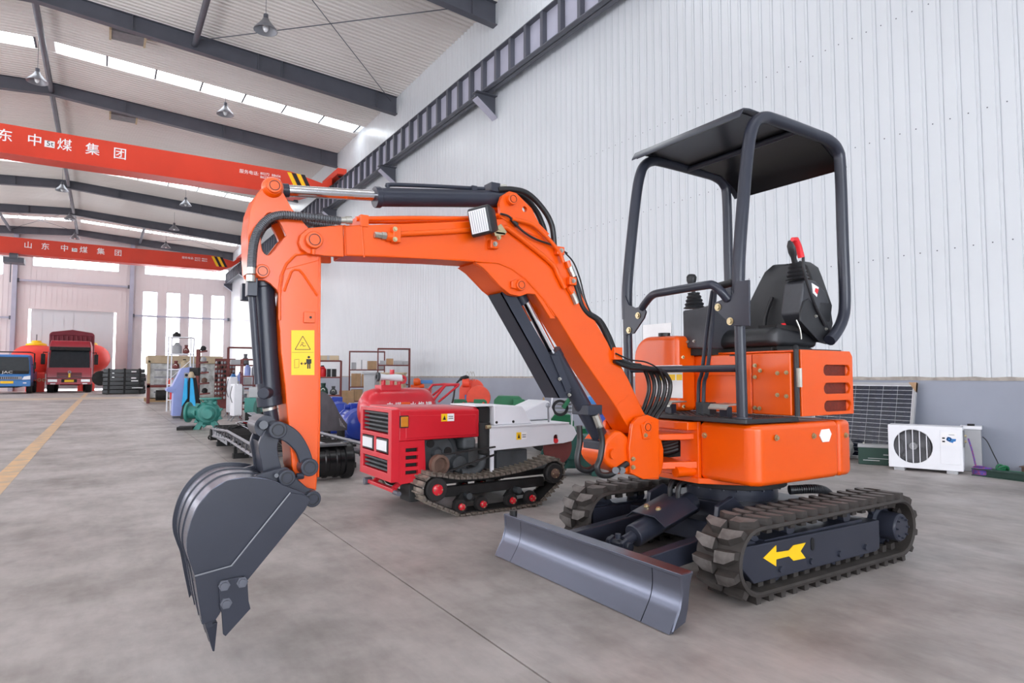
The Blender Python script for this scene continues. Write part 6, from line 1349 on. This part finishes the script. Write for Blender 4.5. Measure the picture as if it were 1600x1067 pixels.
# rust red step rack of machine heads right of it
b7 = face(312, 20.6); o = T('parts_stand', 'rust red stand with stepped arms holding machine parts beside the white rack', 'stand', b7, -YW); MB().box((-.08,-.05,0), (.02,.05,1.9)).build('mast', 'rust_red', o, smooth=0)
for k, z in enumerate((.45,.78,1.12,1.45,1.8)): 
    ar = MB().bar((-.05,0,z), (.38-.03*k,-.05,z+.04), .08, .05).build('arm', 'rust_red', o, smooth=0); MB().lathe([(.04,0),(.09,.03),(.08,.13),(.03,.17)], (.2-.02*k,-.03,z+.04), (.2,0,1), 12).build('machine_head', ('dirty_black','rust','grey_steel','grey_box','dirty_black')[k], ar)
MB().box((-.3,-.25,0), (.3,.3,.06)).build('stand_base', 'dirty_black', o, smooth=0)
# shrink-wrapped machine crate
cy = 29.5; cl, cr_ = px(229, 620, y=cy), px(347, 620, y=cy); zt_ = px(290, 556, y=cy).z
o = thing('wrapped_crate', 'large shrink-wrapped machine under a tan cover on a pallet behind the white rack', 'crate', ((cl.x+cr_.x)/2, cy, 0), world=True)
MB().box((cl.x+.05, cy+.05, .14), (cr_.x-.05, cy+1.6, zt_-.05)).build('wrapped_load', 'wrap', o, bevel=.04)
MB().box((cl.x, cy, zt_-.32), (cr_.x, cy+1.65, zt_)).build('tan_cover', 'canvas_tan', o, bevel=.03)
for x in (cl.x, cr_.x-.1): MB().box((x, cy, .1), (x+.1, cy+.1, zt_-.2)).build('corner_post', 'canvas_tan', o, smooth=0)
for k in range(5): MB().box((cl.x-.02, cy-.05+.36*k, 0), (cr_.x+.02, cy+.1+.36*k, .12)).build('pallet_board', 'wood', o, smooth=0)
for k in range(4): MB().box((cl.x+.25, cy+.04, .35+.3*k), (cl.x+1.3, cy+.06, .42+.3*k)).build('machine_rail', 'grey_steel', o, smooth=0)
MB().skin([[(px(u,v,y=cy).x, cy-.02, px(u,v,y=cy).z), (px(u,v,y=cy).x, cy+.04, px(u,v,y=cy).z), (px(u,v,y=cy).x-.05, cy+.04, px(u,v,y=cy).z-.35), (px(u,v,y=cy).x-.05, cy-.02, px(u,v,y=cy).z-.35)] for u, v in ((312,572),(322,570),(335,575),(342,590))]).build('film_fold', 'wrap', o)
# hand truck and floor clutter before the crate
c = face(246, 24.5); o = T('rusty_machine_frame', 'low rust red machine frame with black motor on the floor before the crate', 'machine', c, 0)
MB().box((-.3,0,0), (-.2,.3,.75)).box((-.3,0,.6), (.6,.3,.7)).box((.5,0,0), (.6,.3,.7)).build('frame', 'rust_red', o, smooth=0); MB().cyl((0,.1,.3), (.4,.1,.3), .2, 18).build('motor', 'dirty_black', o, bevel=.02); MB().box((.35,-.1,.68), (.85,.2,.95)).build('red_bin', 'orange_red', o, bevel=.02)
c = face(351, 20.5); o = T('jar_display', 'dark cluttered display of small steel fittings behind the white heaters', 'display', c, -YW*.5); MB().box((-.3,.2,0), (.3,.3,1.6)).build('board', 'rust_red', o, smooth=0); random.seed(9)
for i in range(7):
    for j in range(9): MB().ell((-.25+.085*i, .17, .35+.14*j), (.035,.03,.05), 8, 6).build('fitting', random.choice(('grey_steel','dirty_black','zinc','rust','grey_box')), o)
# ================================================================== FAR END
# stack of black flat-packed frames
sy_ = 43.0; sl_, sr_ = px(160, 600, y=sy_).x, px(228, 600, y=sy_).x
o = thing('black_frame_stack', 'stack of black steel frames lying on the floor right of the red truck', 'stack', ((sl_+sr_)/2, sy_, 0), world=True)
for k in range(6): MB().box((sl_+.02*(k % 2), sy_, .03+.235*k), (sr_-.03*(k % 3), sy_+1.6, .255+.235*k)).build('black_frame', 'black_gloss', o, bevel=.02)
for x in (sl_+.3, (sl_+sr_)/2, sr_-.3): MB().box((x-.05, sy_-.03, 0), (x+.05, sy_+1.6, 1.47)).build('strap', 'dirty_black', o, smooth=0)
for k, z in enumerate((.72,.88,1.25)): MB().box((sr_-.75, sy_-.035, z), (sr_-.5+.1*(k == 0), sy_-.03, z+.07)).build('white_mark', 'sign_white', o, smooth=0)
MB().box((sr_-.7, sy_-.035, .33), (sr_-.15, sy_-.03, .38)).build('white_mark', 'sign_white', o, smooth=0)
MB().lathe([(.05,0),(.4,0),(.43,.1),(.43,.25),(.05,.3)], (sl_-.1, sy_+1.5, .9), (0,-1,0), 28).build('black_hoop', 'dirty_black', o)
# big red festival lanterns
for u, v, lab in ((56,562,'big red festival lantern left of the red truck'), (136,560,'big red festival lantern right of the red truck')):
    c = px(u, v, y=53.3); o = T('festival_lantern', lab, 'lantern', (c.x, c.y, 0), 0, 'big red lanterns'); mb = MB(); n = 32; R = []
    for j in range(13):
        t = PI*j/12; R.append([((1.32*math.sin(t)**.8+.05)*(1+.02*(i % 2))*math.cos(2*PI*i/n), (1.32*math.sin(t)**.8+.05)*(1+.02*(i % 2))*math.sin(2*PI*i/n), c.z+1.0*math.cos(t)) for i in range(n)])
    mb.skin(R).build('lantern_body', 'lantern', o, smooth=25); MB().lathe([(.6,0),(.55,.12),(.3,.2),(.25,.32),(.05,.34)], (0,0,c.z+.95), (0,0,1), 20).build('lantern_cap', 'yellow_paint', o); MB().cyl((0,0,0), (0,0,c.z-.9), .5, 20).build('lantern_stand', 'lantern', o); MB().cyl((0,0,c.z+1.25), (0,0,c.z+1.7), .03, 6).build('hanging_rod', 'steel_grey', o)
a, b_ = px(48, 582, y=51.2), px(72, 607, y=51.2); o = T('red_plinth', 'red plinth panel with faint gold pattern between the two trucks', 'plinth', (a.x, a.y, 0)); MB().box((-.05,0,0), (b_.x-a.x-.1,.4,a.z)).build('panel', 'lantern', o, bevel=.02)
for k in range(3): MB().annulus((.2+.25*k, -.01, a.z*.62), (0,1,0), .05, .11, .01, 14).build('gold_motif', 'floor_yellow', o)
# ---- trucks (local: x across, front faces -y, origin on the ground below the front bumper centre)
def tyre(o, x, y, r, w): 
    t = MB().lathe([(r*.5,0),(r*.92,0),(r,.03),(r,w-.03),(r*.92,w),(r*.5,w)], (x-w/2,y,r), (1,0,0), 24).build('tyre', 'dirty_black', o); MB().cyl((x-w*.45,y,r), (x+w*.45,y,r), r*.5, 18).build('wheel_hub', 'grey_steel', t)
tx = px(108, 600, y=48.5).x; o = T('red_truck', 'dark red covered lorry parked facing the camera before the gable door', 'truck', (tx, 48.5, 0)); w = 1.17
z = lambda v: 1.05+(587-v)*.0399
MB().skin([[(-w,0,.55),(w,0,.55),(w,1.9,.55),(-w,1.9,.55)],[(-w,-.02,1.3),(w,-.02,1.3),(w,1.9,1.3),(-w,1.9,1.3)],[(-w*.98,.12,2.15),(w*.98,.12,2.15),(w,1.9,2.15),(-w,1.9,2.15)],[(-w*.92,.3,2.95),(w*.92,.3,2.95),(w*.98,1.9,2.95),(-w*.98,1.9,2.95)],[(-w*.86,.45,3.25),(w*.86,.45,3.25),(w*.9,1.9,3.28),(-w*.9,1.9,3.28)]]).build('cab', 'truck_red', o, bevel=.05)
MB().skin([[(-w*.9,-.0,1.38),(w*.9,-.0,1.38),(w*.9,.03,1.38),(-w*.9,.03,1.38)],[(-w*.88,.09,2.1),(w*.88,.09,2.1),(w*.88,.12,2.1),(-w*.88,.12,2.1)],[(-w*.84,.2,2.62),(w*.84,.2,2.62),(w*.84,.25,2.62),(-w*.84,.25,2.62)]]).build('windscreen', 'glass_dark', o)
MB().box((-w*.9,.02,2.62), (w*.9,.3,2.85)).build('sun_visor', 'dirty_black', o, bevel=.03)
for k in range(3): MB().box((-w*.55,-.05,.98+.1*k), (w*.55,-.0,1.03+.1*k)).build('grille_slat', 'dirty_black', o, smooth=0)
MB().box((-.05,-.07,.95), (.05,-.04,1.22)).build('gold_badge', 'yellow_paint', o, smooth=0); MB().annulus((0,-.08,1.28), (0,1,0), .05, .09, .03, 16).build('badge_ring', 'grey_steel', o)
MB().box((-w,-.1,.5), (w,.3,.9)).build('bumper', 'truck_red', o, bevel=.03); MB().box((-w,-.11,.90), (w,.0,.93)).build('bumper_gap', 'dirty_black', o, smooth=0)
for s in (-1, 1):
    hl2 = MB().box((s*w*.72-.24,-.13,.66), (s*w*.72+.24,-.09,.83)).build('headlight', 'lens', o, bevel=.02); MB().box((s*w*.7-.13,-.12,.53), (s*w*.7+.13,-.09,.58)).build('fog_lamp', 'lens', o, smooth=0)
    MB().tube([(s*w,.3,2.5),(s*(w+.2),.1,2.5),(s*(w+.2),.1,2.4)], .025, 6).build('mirror_arm', 'dirty_black', o); MB().box((s*(w+.2)-.11,.05,1.75), (s*(w+.2)+.11,.15,2.4)).build('mirror', 'dirty_black', o, bevel=.03); MB().box((s*w*.94-.015,.02,1.0), (s*w*.94+.015,.16,2.5)).build('cab_pillar', 'grey_steel', o, smooth=0)
    MB().box((s*w*.75-.06,.4,3.06), (s*w*.75+.06,.46,3.14)).build('marker_lamp', 'lens', o, smooth=0); tyre(o, s*(w-.18), .9, .5, .34)
    tyre(o, s*(w-.25), 2.55, .5, .5)
MB().box((-.24,-.125,.66), (.24,-.1,.8)).build('number_plate', 'yellow_paint', o, smooth=0); MB().box((-.4,-.105,.64), (.4,-.095,.84)).build('plate_recess', 'dirty_black', o, smooth=0)
MB().box((-w*.75,.08,1.44), (-w*.5,.1,1.5)).build('permit_sticker', 'sign_white', o, smooth=0)
MB().box((-.5,.5,.45), (.5,3.05,.8)).build('chassis', 'dirty_black', o, smooth=0)
MB().prism([(-1.22,1.0),(1.22,1.0),(1.22,3.75),(1.1,3.88),(0,4.05),(-1.1,3.88),(-1.22,3.75)], 'y', 2.1, 3.1).build('tarpaulin', 'tarp_red', o, bevel=.06)
for k in range(9): MB().tube([(-1.0+.25*k,2.08,3.62),(-1.0+.25*k+.02,2.06,3.2)], .05, 6).build('tarp_fold', 'tarp_red', o)
MB().tube([(-1.2,2.06,3.65),(0,2.06,3.72),(1.2,2.06,3.65)], .03, 6).build('tarp_rope', 'tarp_red', o)
bx = px(11, 600, y=47).x; o = T('blue_truck', 'blue light lorry cut off by the left edge of the picture', 'truck', (bx, 47, 0)); w = 1.1
MB().skin([[(-w,0,.42),(w,0,.42),(w,1.6,.42),(-w,1.6,.42)],[(-w,-.05,1.05),(w,-.05,1.05),(w,1.6,1.05),(-w,1.6,1.05)],[(-w*.97,.1,1.4),(w*.97,.1,1.4),(w,1.6,1.4),(-w,1.6,1.4)],[(-w*.88,.45,2.2),(w*.88,.45,2.2),(w*.92,1.6,2.2),(-w*.92,1.6,2.2)],[(-w*.8,.6,2.3),(w*.8,.6,2.3),(w*.85,1.55,2.32),(-w*.85,1.55,2.32)]]).build('cab', 'truck_blue', o, bevel=.06)
MB().skin([[(-w*.92,.02,1.32),(w*.92,.02,1.32),(w*.92,.08,1.32),(-w*.92,.08,1.32)],[(-w*.86,.28,1.95),(w*.86,.28,1.95),(w*.86,.34,1.95),(-w*.86,.34,1.95)],[(-w*.82,.36,2.15),(w*.82,.36,2.15),(w*.82,.42,2.15),(-w*.82,.42,2.15)]]).build('windscreen', 'glass_dark', o)
MB().box((-w*.9,-.07,1.16), (w*.9,.06,1.34)).build('nose_band', 'dirty_black', o, bevel=.02); text('JAC', .2, 'lettering', 'sign_white', o, (0,-.08,1.25), (PI/2,0,0), .004, sx=1.5)
MB().box((-w*.6,-.08,.84), (w*.62,-.04,1.0)).build('grille', 'grey_steel', o, smooth=0)
for k in range(12): MB().box((-w*.55+.095*k,-.095,.86), (-w*.55+.095*k+.04,-.07,.98)).build('grille_slat', 'dirty_black', o, smooth=0)
MB().box((-w,-.12,.42), (w,.2,.78)).build('bumper', 'truck_blue', o, bevel=.04); MB().box((-.3,-.135,.6), (.3,-.115,.75)).build('number_plate', 'yellow_paint', o, smooth=0)
for s in (-1, 1):
    MB().prism([(s*w*.62,.82),(s*w*.98,.84),(s*w*.98,1.06),(s*w*.7,1.0)], 'y', -.09, -.03).build('headlight', 'lens', o, smooth=0); MB().box((s*w*.75-.08,-.14,.6), (s*w*.75+.08,-.11,.66)).build('fog_lamp', 'lens', o, smooth=0); tyre(o, s*(w-.12), .75, .36, .26); tyre(o, s*(w-.15), 3.2, .36, .36)
    MB().box((s*(w+.14)-.06,.1,1.45), (s*(w+.14)+.06,.2,1.85)).build('mirror', 'dirty_black', o, bevel=.02); MB().tube([(s*w,.3,1.7),(s*(w+.14),.15,1.7)], .02, 6).build('mirror_arm', 'dirty_black', o)
MB().tube([(-w,1.75,1.2),(-w,1.75,2.4),(-w*.8,1.75,2.48),(w*.8,1.75,2.48),(w,1.75,2.4),(w,1.75,1.2)], .035, 8).build('load_guard', 'dirty_black', o); MB().box((-w,1.8,.8), (w,3.9,1.3)).build('load_bed', 'truck_blue', o, bevel=.02); MB().box((-.4,.5,.35), (.4,3.85,.6)).build('chassis', 'dirty_black', o, smooth=0)
